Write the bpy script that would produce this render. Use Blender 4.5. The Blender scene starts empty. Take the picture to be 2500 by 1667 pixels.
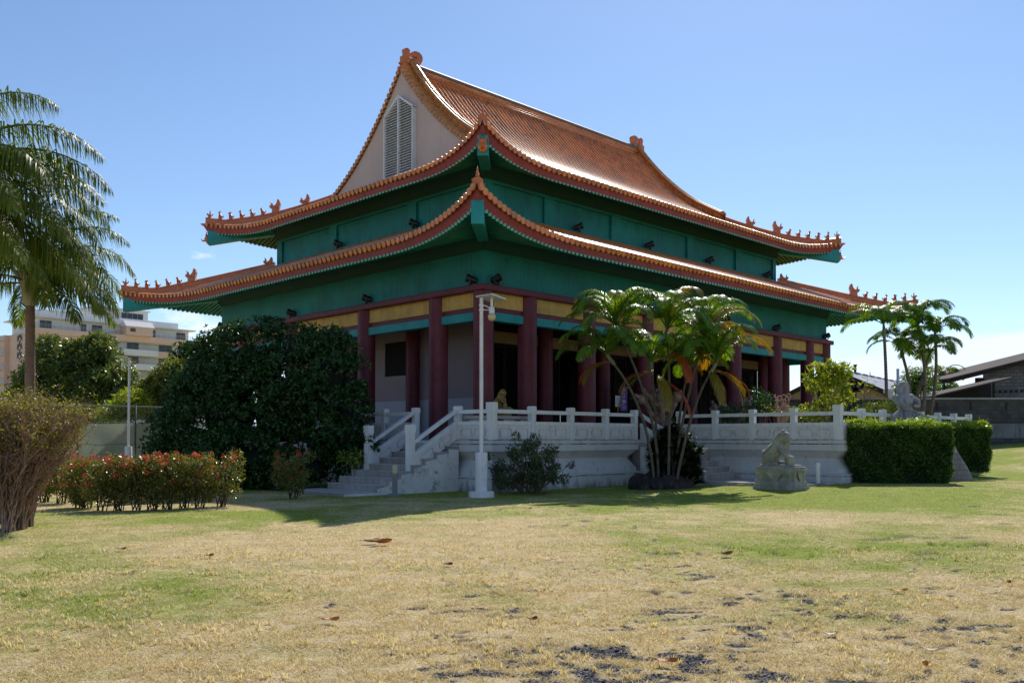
import bpy, bmesh, math, random
import numpy as np
from mathutils import Vector, Matrix
random.seed(7)
RNG = np.random.default_rng(11)
SC = bpy.context.scene
COL = SC.collection
PI = math.pi
R = math.radians

# ------------------------------------------------------------------ frames
# world: metres, the photographer stands at (0,0,EYE) and looks along +y
EYE = 1.52
ANG = 0.781                                   # the temple stands turned by this angle
NX, NY = -0.911, 28.5                         # near corner of its lower wall
CA, SA = math.cos(ANG), math.sin(ANG)
TL, TW = 23.44, 17.47                         # long and short side of the temple
TZ = 1.49                                     # terrace floor
SUNV = Vector((0.278*0.705, 0.960*0.705, 0.709)).normalized()   # towards the sun

def b2w(u, v, z=0.0):
    return (NX + u*CA - v*SA, NY + u*SA + v*CA, z)

def smooth(a, b, x):
    t = min(1.0, max(0.0, (x-a)/(b-a)))
    return t*t*(3-2*t)

def ground_z(x, y):
    z = 0.16*smooth(3.0, 10.0, x)*smooth(17, 27, y)
    z += 1.25*smooth(12, 30, x)*smooth(30, 50, y)
    z += 0.02*math.sin(x*0.7+1)*math.sin(y*0.5) * (1-smooth(20, 26, y))
    return z

# ------------------------------------------------------------------ mesh builder
class MB:
    def __init__(self):
        self.v = []; self.f = []; self.var = None
    def add(self, vs, fs):
        n = len(self.v)
        self.v.extend([tuple(p) for p in vs])
        self.f.extend([tuple(i+n for i in f) for f in fs])
    def box(self, x0, y0, z0, x1, y1, z1):
        self.add([(x0,y0,z0),(x1,y0,z0),(x1,y1,z0),(x0,y1,z0),(x0,y0,z1),(x1,y0,z1),(x1,y1,z1),(x0,y1,z1)],
                 [(0,3,2,1),(4,5,6,7),(0,1,5,4),(1,2,6,5),(2,3,7,6),(3,0,4,7)])
    def hexa(self, p):                                   # 8 points, bottom four then top four
        self.add(p, [(0,3,2,1),(4,5,6,7),(0,1,5,4),(1,2,6,5),(2,3,7,6),(3,0,4,7)])
    def rbox(self, c, s, rz=0.0):
        ca, sa = math.cos(rz), math.sin(rz)
        p = []
        for z in (-.5,.5):
            for x, y in ((-.5,-.5),(.5,-.5),(.5,.5),(-.5,.5)):
                a, b = x*s[0], y*s[1]
                p.append((c[0]+a*ca-b*sa, c[1]+a*sa+b*ca, c[2]+z*s[2]))
        self.hexa(p)
    def prism(self, poly, z0, z1):
        n = len(poly)
        self.add([(x,y,z0) for x,y in poly]+[(x,y,z1) for x,y in poly],
                 [tuple(range(n-1,-1,-1)), tuple(range(n,2*n))]+[(i,(i+1)%n,n+(i+1)%n,n+i) for i in range(n)])
    def extr(self, pts, vec):                            # planar 3-D polygon pushed along vec
        n = len(pts)
        q = [(p[0]+vec[0],p[1]+vec[1],p[2]+vec[2]) for p in pts]
        self.add(list(pts)+q, [tuple(range(n-1,-1,-1)), tuple(range(n,2*n))]+[(i,(i+1)%n,n+(i+1)%n,n+i) for i in range(n)])
    def grid(self, rows, closed=False):
        m = len(rows[0]); fs = []
        for i in range(len(rows)-1):
            for j in range(m if closed else m-1):
                k = (j+1) % m
                fs.append((i*m+j, i*m+k, (i+1)*m+k, (i+1)*m+j))
        self.add([p for r in rows for p in r], fs)
    def tube(self, pts, rad, n=8, cap=True):
        pts = [Vector(p) for p in pts]
        if not hasattr(rad, '__len__'): rad = [rad]*len(pts)
        ref = None; rows = []
        for i, p in enumerate(pts):
            t = (pts[min(i+1,len(pts)-1)]-pts[max(i-1,0)])
            if t.length < 1e-9: t = Vector((0,0,1))
            t.normalize()
            if ref is None:
                ref = Vector((0,0,1)) if abs(t.z) < .9 else Vector((1,0,0))
            a = (ref - t*ref.dot(t)).normalized(); ref = a
            b = t.cross(a)
            rows.append([tuple(p + a*(math.cos(2*PI*k/n)*rad[i]) + b*(math.sin(2*PI*k/n)*rad[i])) for k in range(n)])
        base = len(self.v)
        self.grid(rows, True)
        if cap:
            self.f.append(tuple(base+k for k in range(n-1,-1,-1)))
            e = base+(len(rows)-1)*n
            self.f.append(tuple(e+k for k in range(n)))
    def lathe(self, prof, n=16, c=(0,0,0), rot=0.0):
        rows = [[(c[0]+r*math.cos(2*PI*k/n+rot), c[1]+r*math.sin(2*PI*k/n+rot), c[2]+z) for k in range(n)] for r, z in prof]
        base = len(self.v)
        self.grid(rows, True)
        self.f.append(tuple(base+k for k in range(n-1,-1,-1)))
        e = base+(len(rows)-1)*n
        self.f.append(tuple(e+k for k in range(n)))
    def ell(self, c, r, rot=None, nu=12, nv=8, jit=0.0):
        if not hasattr(r, '__len__'): r = (r,r,r)
        rows = []
        for i in range(nv+1):
            th = PI*i/nv; row = []
            for k in range(nu):
                ph = 2*PI*k/nu
                s = 1.0 + (random.uniform(-jit,jit) if jit and 0 < i < nv else 0)
                p = Vector((math.sin(th)*math.cos(ph)*r[0]*s, math.sin(th)*math.sin(ph)*r[1]*s, -math.cos(th)*r[2]*s))
                if rot is not None: p = rot @ p
                row.append((p.x+c[0], p.y+c[1], p.z+c[2]))
            rows.append(row)
        self.grid(rows, True)
    def xform(self, fn):
        self.v = [tuple(fn(Vector(p))) for p in self.v]
        return self

ORG = {}
def root_of(o):
    while o.parent is not None: o = o.parent
    return o

def mesh_of(name, mb, mat, smooth_=False, org=(0,0,0)):
    me = bpy.data.meshes.new(name)
    vs = mb.v if org == (0,0,0) else [(p[0]-org[0], p[1]-org[1], p[2]-org[2]) for p in mb.v]
    me.from_pydata(vs, [], mb.f)
    if mat is not None: me.materials.append(mat)
    if smooth_ == 'auto':
        me.polygons.foreach_set('use_smooth', [True]*len(me.polygons))
        try: me.set_sharp_from_angle(angle=R(38))
        except Exception: pass
    elif smooth_:
        me.polygons.foreach_set('use_smooth', [True]*len(me.polygons))
    if mb.var is not None:
        at = me.attributes.new('var', 'FLOAT', 'POINT')
        at.data.foreach_set('value', np.asarray(mb.var, dtype=np.float32))
    me.update()
    return me

def bevel(o, w, seg=1):
    m = o.modifiers.new('bevel', 'BEVEL'); m.width = w; m.segments = seg; m.limit_method = 'ANGLE'; m.angle_limit = R(40)

def part(name, mb, mat, parent, smooth_=False, bev=0.0, label=None):
    """a mesh object whose coordinates are given in its thing's own frame (temple frame or world)"""
    org = ORG[root_of(parent).name] if parent is not None else (0,0,0)
    o = bpy.data.objects.new(name, mesh_of(name, mb, mat, smooth_, org))
    COL.objects.link(o); o.parent = parent
    if bev: bevel(o, bev)
    if label: o['label'] = label
    return o

def put(name, me, parent, loc, rz=0.0, sc=(1,1,1), rot=None):
    """another object on an existing mesh, placed in its thing's frame"""
    org = ORG[root_of(parent).name]
    o = bpy.data.objects.new(name, me); COL.objects.link(o); o.parent = parent
    o.location = (loc[0]-org[0], loc[1]-org[1], loc[2]-org[2])
    o.rotation_euler = rot if rot is not None else (0,0,rz)
    o.scale = sc if hasattr(sc,'__len__') else (sc,sc,sc)
    return o

def tagit(o, label, cat, group=None, kind=None):
    if label: o['label'] = label
    if cat: o['category'] = cat
    if group: o['group'] = group
    o['kind'] = kind or 'thing'
    return o

def thing(name, label, cat, org, frame='W', group=None):
    o = bpy.data.objects.new(name, None); COL.objects.link(o)
    o.empty_display_size = .3
    if frame == 'B':
        o.location = b2w(*org); o.rotation_euler = (0,0,ANG)
    else:
        o.location = org
    ORG[o.name] = tuple(org)
    return tagit(o, label, cat, group)

def single(name, label, cat, mb, mat, org, frame='W', group=None, smooth_=False, bev=0.0, kind=None):
    """a thing that is one mesh"""
    o = bpy.data.objects.new(name, mesh_of(name, mb, mat, smooth_, tuple(org)))
    COL.objects.link(o)
    if frame == 'B': o.location = b2w(*org); o.rotation_euler = (0,0,ANG)
    else: o.location = org
    ORG[o.name] = tuple(org)
    if bev: bevel(o, bev)
    return tagit(o, label, cat, group, kind)

# ------------------------------------------------------------------ materials
def nodes(name):
    m = bpy.data.materials.new(name); m.use_nodes = True
    nt = m.node_tree; nt.nodes.clear()
    out = nt.nodes.new('ShaderNodeOutputMaterial')
    return m, nt, out
def N(nt, t, **kw):
    n = nt.nodes.new(t)
    for k, v in kw.items():
        if k.startswith('i_'): n.inputs[k[2:].replace('_',' ')].default_value = v
        else: setattr(n, k, v)
    return n
def noise(nt, co, scale, detail=4, rough=.55, dist=0.0):
    n = N(nt, 'ShaderNodeTexNoise'); n.inputs['Scale'].default_value = scale; n.inputs['Detail'].default_value = detail
    n.inputs['Roughness'].default_value = rough; n.inputs['Distortion'].default_value = dist
    nt.links.new(co, n.inputs['Vector']); return n.outputs['Fac']
def ramp(nt, fac, stops):
    n = N(nt, 'ShaderNodeValToRGB'); cr = n.color_ramp
    while len(cr.elements) < len(stops): cr.elements.new(.5)
    for e, (p, c) in zip(cr.elements, stops):
        e.position = p; e.color = (c[0],c[1],c[2],1) if hasattr(c,'__len__') else (c,c,c,1)
    nt.links.new(fac, n.inputs['Fac']); return n.outputs['Color']
def mixc(nt, fac, a, b, mode='MIX'):
    n = N(nt, 'ShaderNodeMix', data_type='RGBA', blend_type=mode)
    for s, x in ((0,fac),(6,a),(7,b)):
        if hasattr(x, 'is_linked'): nt.links.new(x, n.inputs[s])
        elif s == 0: n.inputs[0].default_value = x
        else: n.inputs[s].default_value = (x[0],x[1],x[2],1)
    return n.outputs[2]
def mapping(nt, co, sc):
    n = N(nt, 'ShaderNodeMapping'); n.inputs['Scale'].default_value = sc
    nt.links.new(co, n.inputs['Vector']); return n.outputs['Vector']
def bump(nt, h, strength=.3, dist=.02):
    n = N(nt, 'ShaderNodeBump'); n.inputs['Strength'].default_value = strength; n.inputs['Distance'].default_value = dist
    nt.links.new(h, n.inputs['Height']); return n.outputs['Normal']
def principled(nt, out, col, rough=.6, spec=.5, nrm=None, metal=0.0, coat=0.0):
    b = N(nt, 'ShaderNodeBsdfPrincipled')
    if hasattr(col, 'is_linked'): nt.links.new(col, b.inputs['Base Color'])
    else: b.inputs['Base Color'].default_value = (col[0],col[1],col[2],1)
    if hasattr(rough, 'is_linked'): nt.links.new(rough, b.inputs['Roughness'])
    else: b.inputs['Roughness'].default_value = rough
    b.inputs['Specular IOR Level'].default_value = spec
    b.inputs['Metallic'].default_value = metal
    b.inputs['Coat Weight'].default_value = coat
    if nrm is not None: nt.links.new(nrm, b.inputs['Normal'])
    if out is not None: nt.links.new(b.outputs['BSDF'], out.inputs['Surface'])
    return b
def co_obj(nt): return N(nt, 'ShaderNodeTexCoord').outputs['Object']
def co_pos(nt): return N(nt, 'ShaderNodeNewGeometry').outputs['Position']

def mat_paint(name, c, rough=.55, var=.25, scale=1.2, bmp=.15, bscale=40, dirt=None, dirt_amt=.35, streak=True, spec=.4, coat=0.0):
    """painted or plastered surface: two octaves of tone, vertical streaks of grime, fine bump"""
    m, nt, out = nodes(name); co = co_obj(nt)
    lo = tuple(x*(1-var) for x in c); hi = tuple(min(.95, x*(1+var)) for x in c)
    col = ramp(nt, noise(nt, co, scale, 6, .6), [(.3,lo),(.7,hi)])
    if dirt is not None:
        s = mapping(nt, co, (5,5,.45)) if streak else co
        d = ramp(nt, noise(nt, s, 1.6 if streak else 2.5, 6, .65), [(.5,0),(.72,1)])
        d2 = ramp(nt, noise(nt, co, 7, 5, .6), [(.35,0),(.7,1)])
        mul = N(nt, 'ShaderNodeMath', operation='MULTIPLY'); nt.links.new(d, mul.inputs[0]); nt.links.new(d2, mul.inputs[1])
        mu2 = N(nt, 'ShaderNodeMath', operation='MULTIPLY'); nt.links.new(mul.outputs[0], mu2.inputs[0]); mu2.inputs[1].default_value = dirt_amt*1.6
        col = mixc(nt, mu2.outputs[0], col, dirt)
    nrm = bump(nt, noise(nt, co, bscale, 4, .6), bmp, .01)
    principled(nt, out, col, rough, spec, nrm, coat=coat)
    return m

def mat_leaf(name, dark, light, trans=.3, rough=.4, spec=.5, tcol=None, hue=None):
    """leaves: tone by the per-leaf 'var' attribute, part of the light passes through"""
    m, nt, out = nodes(name)
    at = N(nt, 'ShaderNodeAttribute', attribute_name='var').outputs['Fac']
    stops = [(0,dark),(.75,light)]
    if hue: stops.append((1.0,hue))
    else: stops.append((1.0, tuple(min(.9,x*1.25) for x in light)))
    col = ramp(nt, at, stops)
    b = principled(nt, None, col, rough, spec)
    t = N(nt, 'ShaderNodeBsdfTranslucent')
    tc = mixc(nt, 1.0, col, tcol or (1.6,1.5,.5), 'MULTIPLY')
    nt.links.new(tc, t.inputs['Color'])
    mx = N(nt, 'ShaderNodeMixShader'); mx.inputs[0].default_value = trans
    nt.links.new(b.outputs[0], mx.inputs[1]); nt.links.new(t.outputs[0], mx.inputs[2])
    nt.links.new(mx.outputs[0], out.inputs['Surface'])
    return m

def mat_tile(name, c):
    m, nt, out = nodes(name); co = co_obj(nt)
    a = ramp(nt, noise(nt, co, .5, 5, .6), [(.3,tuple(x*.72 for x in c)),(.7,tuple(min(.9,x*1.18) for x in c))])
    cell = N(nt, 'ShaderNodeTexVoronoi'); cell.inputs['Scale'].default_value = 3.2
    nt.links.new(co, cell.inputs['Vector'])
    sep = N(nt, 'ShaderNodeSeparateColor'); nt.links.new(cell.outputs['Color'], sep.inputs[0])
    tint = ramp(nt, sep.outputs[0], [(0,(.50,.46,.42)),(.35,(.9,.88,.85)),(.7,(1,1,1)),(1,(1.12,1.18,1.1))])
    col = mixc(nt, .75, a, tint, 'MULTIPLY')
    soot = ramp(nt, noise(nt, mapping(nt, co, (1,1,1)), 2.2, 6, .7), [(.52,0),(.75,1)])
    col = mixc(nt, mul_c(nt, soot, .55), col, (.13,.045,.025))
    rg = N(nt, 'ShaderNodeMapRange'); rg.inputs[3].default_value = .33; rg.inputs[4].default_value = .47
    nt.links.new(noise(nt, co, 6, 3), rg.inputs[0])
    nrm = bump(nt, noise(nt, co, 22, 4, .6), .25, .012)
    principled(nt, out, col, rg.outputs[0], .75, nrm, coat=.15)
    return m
def mul_c(nt, x, k):
    n = N(nt, 'ShaderNodeMath', operation='MULTIPLY'); nt.links.new(x, n.inputs[0]); n.inputs[1].default_value = k
    return n.outputs[0]

def mat_bricks(name, c1, c2, mortar, w, h, rough=.85, axis='xz', ms=.012):
    m, nt, out = nodes(name); co = co_obj(nt)
    sp = N(nt, 'ShaderNodeSeparateXYZ'); nt.links.new(co, sp.inputs[0])
    cb = N(nt, 'ShaderNodeCombineXYZ')
    nt.links.new(sp.outputs['X' if axis[0]=='x' else 'Y'], cb.inputs[0]); nt.links.new(sp.outputs['Z' if axis[1]=='z' else 'Y'], cb.inputs[1])
    br = N(nt, 'ShaderNodeTexBrick')
    br.inputs['Scale'].default_value = 1.0; br.inputs['Brick Width'].default_value = w; br.inputs['Row Height'].default_value = h
    br.inputs['Mortar Size'].default_value = ms; br.inputs['Color1'].default_value = (*c1,1); br.inputs['Color2'].default_value = (*c2,1); br.inputs['Mortar'].default_value = (*mortar,1)
    nt.links.new(cb.outputs[0], br.inputs['Vector'])
    dirt = ramp(nt, noise(nt, co, .8, 6, .65), [(.3,(.55,.55,.55)),(.65,(1.1,1.1,1.1))])
    col = mixc(nt, 1.0, br.outputs['Color'], dirt, 'MULTIPLY')
    nrm = bump(nt, br.outputs['Fac'], -.4, .01)
    principled(nt, out, col, rough, .25, nrm)
    return m

def mat_metal(name, c, rough=.4, metal=1.0):
    m, nt, out = nodes(name); co = co_obj(nt)
    col = ramp(nt, noise(nt, co, 6, 4), [(.3,tuple(x*.8 for x in c)),(.7,c)])
    principled(nt, out, col, rough, .5, None, metal)
    return m

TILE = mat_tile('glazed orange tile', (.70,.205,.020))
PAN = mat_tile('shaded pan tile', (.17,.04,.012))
TILE_Y = mat_paint('glazed ochre tile', (.50,.20,.035), .3, .3, 3, .2, 30, (.08,.03,.02), .4, False, .6)
TILE_O = mat_paint('glazed orange ridge', (.55,.15,.025), .3, .2, 2, .15, 30, (.12,.035,.02), .4, False, .6)
RIDGE_BRICK = mat_bricks('ridge brick course', (.56,.15,.035), (.66,.21,.05), (.70,.46,.26), .26, .5, .45, 'xz', .012)
RAKE_BRICK = mat_bricks('rake brick course', (.52,.15,.045), (.60,.20,.06), (.70,.50,.26), .26, .9, .5, 'yz', .012)
RIDGE_CAP = mat_paint('grey ridge cap', (.16,.13,.12), .6, .25, 2, .2, 25)
RED = mat_paint('oxblood paint', (.13,.017,.030), .55, .30, 1.3, .15, 30, (.045,.012,.015), .75)
FASCIA = mat_paint('red fascia paint', (.29,.050,.058), .6, .2, 1.4, .1, 40, (.06,.015,.015), .7)
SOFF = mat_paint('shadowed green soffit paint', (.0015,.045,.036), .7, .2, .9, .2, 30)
GREEN = mat_paint('viridian wall paint', (.004,.18,.178), .6, .28, .8, .2, 30, (.0,.045,.045), .75)
TEAL = mat_paint('turquoise beam paint', (.012,.26,.27), .55, .18, 1.3, .15, 30, (.0,.10,.09), .4)
RAFT = mat_paint('green rafter paint', (.02,.17,.125), .6, .15, 2, .1, 30)
RAFT_END = mat_paint('pale green rafter ends', (.13,.45,.34), .6, .15, 2, .1, 30)
YEL = mat_paint('ochre panel paint', (.58,.35,.085), .65, .22, 1.5, .2, 26, (.16,.09,.03), .8)
YEL_D = mat_paint('dull ochre lintel paint', (.22,.13,.05), .7, .15, 1.5, .2, 26)
GABLE = mat_paint('pinkish gable plaster', (.55,.43,.39), .8, .08, .7, .15, 30, (.35,.29,.27), .45)
LOUV = mat_paint('white louvre metal', (.70,.70,.72), .45, .06, 2, .05, 30)
def mat_white(name, c, low=.30, grime=.26):
    """white masonry paint: mildew that gathers toward the foot, drips, hairline cracks"""
    m, nt, out = nodes(name); co = co_obj(nt)
    col = ramp(nt, noise(nt, co, 1.1, 6, .6), [(.3,tuple(x*.90 for x in c)),(.7,tuple(x*1.06 for x in c))])
    sp = N(nt,'ShaderNodeSeparateXYZ'); nt.links.new(co, sp.inputs[0])
    zr = N(nt,'ShaderNodeMapRange'); zr.inputs[1].default_value = 0.0; zr.inputs[2].default_value = low; zr.inputs[3].default_value = grime; zr.inputs[4].default_value = 0.0; nt.links.new(sp.outputs['Z'], zr.inputs[0])
    n1 = noise(nt, mapping(nt, co, (3,3,.9)), 1.7, 7, .7)
    ad = N(nt,'ShaderNodeMath',operation='ADD'); nt.links.new(n1,ad.inputs[0]); nt.links.new(zr.outputs[0],ad.inputs[1])
    f = ramp(nt, ad.outputs[0], [(.55,0),(.80,.85)])
    col = mixc(nt, f, col, (.17,.155,.13))
    n2 = noise(nt, mapping(nt, co, (6,6,.5)), 1.4, 6, .7); f2 = ramp(nt, n2, [(.62,0),(.74,.6)]); col = mixc(nt, f2, col, (.20,.19,.18))
    nrm = bump(nt, noise(nt, co, 26, 4, .6), .25, .01)
    principled(nt, out, col, .75, .35, nrm); return m
WHITE = mat_white('weathered white paint', (.60,.59,.58))
WHITE3 = mat_white('weathered white panel', (.66,.65,.64), .06, .14)
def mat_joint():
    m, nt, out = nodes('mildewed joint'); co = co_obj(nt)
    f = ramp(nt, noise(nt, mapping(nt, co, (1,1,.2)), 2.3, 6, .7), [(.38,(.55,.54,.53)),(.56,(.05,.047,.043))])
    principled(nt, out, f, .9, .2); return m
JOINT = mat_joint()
MOULD = mat_paint('grimy moulding lines', (.47,.46,.45), .8, .3, 5, .2, 28)
WHITE2 = mat_paint('clean white paint', (.70,.70,.70), .5, .07, 2, .08, 30, (.30,.29,.27), .5)
LAVEN = mat_paint('lavender grey plaster', (.31,.245,.265), .8, .08, .7, .15, 30)
DADO = mat_paint('pale grey dado', (.42,.42,.47), .75, .06, .8, .1, 30)
WOOD = mat_paint('dark lacquered wood', (.009,.0035,.003), .7, .3, 3, .1, 30, spec=.15)
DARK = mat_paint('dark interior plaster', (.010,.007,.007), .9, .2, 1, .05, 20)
STEP = mat_bricks('tiled step', (.36,.33,.31), (.42,.38,.36), (.16,.15,.15), .3, .6, .6, 'yz', .008)
STEP2 = mat_bricks('tiled step front', (.36,.33,.31), (.42,.38,.36), (.16,.15,.15), .3, .6, .6, 'xz', .008)
SLAB = mat_paint('pale concrete slab', (.45,.43,.40), .85, .15, 1.5, .3, 25, (.12,.11,.10), .5, False)
PEEL = mat_paint('peeling white paint', (.66,.64,.61), .8, .12, 1.4, .35, 22, (.09,.085,.08), 1.0, False)
STONE = mat_paint('weathered carved stone', (.31,.295,.24), .9, .38, 3.0, .5, 30, (.05,.05,.035), .75)
STONE2 = mat_paint('grey cast statue', (.28,.28,.295), .75, .22, 3, .4, 30, (.10,.10,.10), .6)
BLACK = mat_paint('black lamp metal', (.014,.014,.014), .45, .2, 5, .05, 30)
GOLD = mat_paint('gilded paint', (.20,.125,.02), .35, .25, 6, .2, 30, (.1,.05,.01), .5, False, .6)
GREYM = mat_paint('grey painted metal', (.20,.21,.22), .5, .1, 4, .05, 30)
FROST = mat_paint('amber lamp globe', (.52,.44,.26), .2, .12, 6, .02, 30)
CONC = mat_paint('worn concrete', (.34,.32,.30), .9, .2, .6, .3, 14, (.10,.09,.08), .6)
BARKP = mat_paint('ringed areca stem', (.105,.088,.066), .9, .35, 6, .5, 22)
BARK = mat_paint('palm bark', (.20,.125,.095), .9, .3, 5, .6, 22)
BARK2 = mat_paint('grey bark', (.15,.115,.085), .95, .3, 6, .6, 24)
BARKD = mat_paint('dark bark', (.06,.042,.03), .95, .3, 6, .5, 24)
SKY_STR, SUN_STR = 0.122, 5.0
# ------------------------------------------------------------------ temple
temple = thing('temple', 'two-tiered Chinese temple with orange tiled roofs, green walls and dark red columns', 'temple', (0,0,TZ), 'B')

def face_point(face, a, s, z):
    """a = distance along the eave from the face's first corner, s = distance inward of the wall line"""
    if face == 'S': return (a, s, z)
    if face == 'N': return (TL-a, TW-s, z)
    if face == 'W': return (s, TW-a, z)
    return (TL-s, a, z)
def face_len(face): return TL if face in 'SN' else TW

def cubic(xs, ys):
    """monotone-ish interpolation through points, straight outside"""
    xs = np.array(xs); ys = np.array(ys)
    d = np.diff(ys)/np.diff(xs)
    mth = np.concatenate([[d[0]], (d[:-1]+d[1:])/2, [d[-1]]])
    def fn(x):
        if x <= xs[0]: return float(ys[0]+mth[0]*(x-xs[0]))
        if x >= xs[-1]: return float(ys[-1]+mth[-1]*(x-xs[-1]))
        i = int(np.searchsorted(xs, x)-1); h = xs[i+1]-xs[i]; t = (x-xs[i])/h
        return float((2*t**3-3*t**2+1)*ys[i]+(t**3-2*t**2+t)*h*mth[i]+(-2*t**3+3*t**2)*ys[i+1]+(t**3-t**2)*h*mth[i+1])
    return fn

GI = 3.45        # gable edge of the upper roof
class RoofShape: pass
LOW = RoofShape(); LOW.om, LOW.ot, LOW.rise, LOW.d0, LOW.pw, LOW.qw = 2.14, 3.42, .66, 6.25, 1.96, 2.58
LOW.zf = 7.64; LOW.wall = 1.763
LOW.hb = cubic([-2.14,-1.0,.4,1.763], [7.70,8.20,8.77,9.26])
UPP = RoofShape(); UPP.om, UPP.ot, UPP.rise, UPP.d0, UPP.pw, UPP.qw = -.12, .72, .63, 4.6, 2.48, 2.15
UPP.zf = 10.72; UPP.wall = 1.763
UPP.hb = cubic([.12,1.4,2.6,3.94,5.3,6.7,7.75,8.735], [10.78,11.28,11.85,12.55,13.40,14.60,15.72,16.95])

def shape_k(S, face, a):
    n = face_len(face); c = min(a, n-a)
    return max(0.0, 1-(c+S.ot)/S.d0), c
def eave_o(S, face, a):
    k, c = shape_k(S, face, a); return S.om+(S.ot-S.om)*k**S.pw
def lift(S, face, a):
    k, c = shape_k(S, face, a); return S.rise*k**S.qw
def surf(S, face, a, s, dz=0.0):
    # beyond the nominal eave line keep the eave height, so the upturned corner stays clean
    z = S.hb(max(s, -S.om)) - .10*max(0.0, -S.om-s)
    return face_point(face, a, s, z+lift(S, face, a)+dz)
def top_s(S, face, a):
    n = face_len(face); c = min(a, n-a)
    if S is LOW: return min(c, S.wall)
    if face in 'SN': return TW/2-.12 if c >= GI else c
    return min(c, GI+.38)

PITCH = .262
def build_tiles(S):
    mb = MB(); pan = MB()
    for face in 'SNWE':
        n = face_len(face); a0, a1 = -S.ot+.02, n+S.ot-.02
        cnt = int((a1-a0)/PITCH); step = (a1-a0)/cnt
        visible = face in 'SW'
        # pan sheet, cut where the slope changes from hip to gable
        cuts = [a0, a1] if S is LOW or face in 'WE' else [a0, GI-.0005, GI+.0005, n-GI-.0005, n-GI+.0005, a1]
        for b0, b1 in zip(cuts[::2], cuts[1::2]):
            rows = []; na = max(4, int((b1-b0)/PITCH*2))
            for j in range(0, 22):
                row = []
                for i in range(na+1):
                    a = b0+(b1-b0)*i/na
                    e = -eave_o(S, face, a); t = top_s(S, face, a)
                    s = e+(max(t, e+.001)-e)*j/21
                    row.append(surf(S, face, a, s))
                rows.append(row)
            pan.grid(rows)
        # roll tiles
        for i in range(cnt):
            a = a0+(i+.5)*step
            e = -eave_o(S, face, a)-.03; t = top_s(S, face, a)
            if t-e < .12: continue
            L = t-e
            nt_ = max(1, int(round(L/.34))); rr = []
            ss = []
            for q in range(nt_):
                ss += [(e+L*q/nt_, .088), (e+L*(q+.93)/nt_, .080)]
            ss.append((t, .076))
            if not visible: ss = ss[::4]+[ss[-1]]
            for s, r in ss:
                p = Vector(surf(S, face, a, s)); p2 = Vector(surf(S, face, a, s+.05))
                tg = (p2-p).normalized()
                al = Vector(face_point(face, a+1, s, 0))-Vector(face_point(face, a, s, 0))
                nr = al.cross(tg)
                if nr.z < 0: nr = -nr
                rr.append([tuple(p+al*(r*math.cos(PI*k/6))+nr*(r*1.25*math.sin(PI*k/6)-.004)) for k in range(7)])
            mb.grid(rr)
            # round end disc hanging over the eave
            p = Vector(surf(S, face, a, e)); p2 = Vector(surf(S, face, a, e+.1)); tg = (p2-p).normalized()
            al = (Vector(face_point(face, a+1, 0, 0))-Vector(face_point(face, a, 0, 0))).normalized()
            nr = al.cross(tg)
            if nr.z < 0: nr = -nr
            c = p+nr*.012-tg*.012
            d = []
            for w in (0, -.035):
                d.append([tuple(c+tg*w+al*(.094*math.cos(2*PI*k/10))+nr*(.100*math.sin(2*PI*k/10)-.012)) for k in range(10)])
            b = len(mb.v); mb.grid(d, True); mb.f.append(tuple(b+10+k for k in range(10)))
        # drip edge between the rolls
        rows = [[], []]
        for i in range(cnt*4+1):
            a = a0+(a1-a0)*i/(cnt*4); e = -eave_o(S, face, a)
            ph = (i % 4); dz = (-.03, -.065, -.085, -.065)[ph]
            rows[0].append(surf(S, face, a, e-.005, .002)); p = surf(S, face, a, e-.012, dz); rows[1].append(p)
        mb.grid(rows)
    return mb, pan

def build_fascia(S):
    mb = MB()
    for face in 'SNWE':
        n = face_len(face); rows = [[] for _ in range(5)]
        m = 150
        for i in range(m+1):
            a = -S.ot+.05+(n+2*S.ot-.1)*i/m
            k, c = shape_k(S, face, a); o = eave_o(S, face, a); z = S.zf+lift(S, face, a)
            h = .235+.14*k**2
            def cl(x): return max(x, -c) if c < 0 else x
            pr = [(o-.03, z), (o-.10-.10*k, z-h), (o-.20-.10*k, z-h-.001), (o-.16, z-.01), (o-.03, z)]
            for r, (oo, zz) in zip(rows, pr):
                # keep the corner mitred
                s = -oo
                aa = min(max(a, -oo), n+oo) if oo < S.ot else a
                r.append(face_point(face, aa, s, zz))
        mb.grid(rows)
    return mb

def soffit_z(S, face, a, o):
    k, c = shape_k(S, face, a); oe = eave_o(S, face, a)
    zf = S.zf-.20-.13*k**2+lift(S, face, a); oi = -S.wall+.55 if S is UPP else .55
    zc = (7.98 if S is LOW else 11.05)
    t = min(1.0, max(0.0, (oe-o)/(oe-oi)))
    return zf+(zc-zf)*t
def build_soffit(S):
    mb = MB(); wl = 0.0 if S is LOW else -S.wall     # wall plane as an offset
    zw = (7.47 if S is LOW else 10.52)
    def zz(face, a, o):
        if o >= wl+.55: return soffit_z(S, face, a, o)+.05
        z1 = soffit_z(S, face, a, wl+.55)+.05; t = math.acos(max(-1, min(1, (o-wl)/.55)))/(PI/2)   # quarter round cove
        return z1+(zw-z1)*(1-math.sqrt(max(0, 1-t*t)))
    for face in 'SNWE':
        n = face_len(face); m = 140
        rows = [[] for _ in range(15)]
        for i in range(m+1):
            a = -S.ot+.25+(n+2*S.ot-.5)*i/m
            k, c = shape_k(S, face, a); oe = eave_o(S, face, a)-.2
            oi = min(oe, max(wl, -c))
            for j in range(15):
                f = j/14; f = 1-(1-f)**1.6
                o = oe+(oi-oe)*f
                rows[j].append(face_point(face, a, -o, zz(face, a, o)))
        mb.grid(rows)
    return mb
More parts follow.
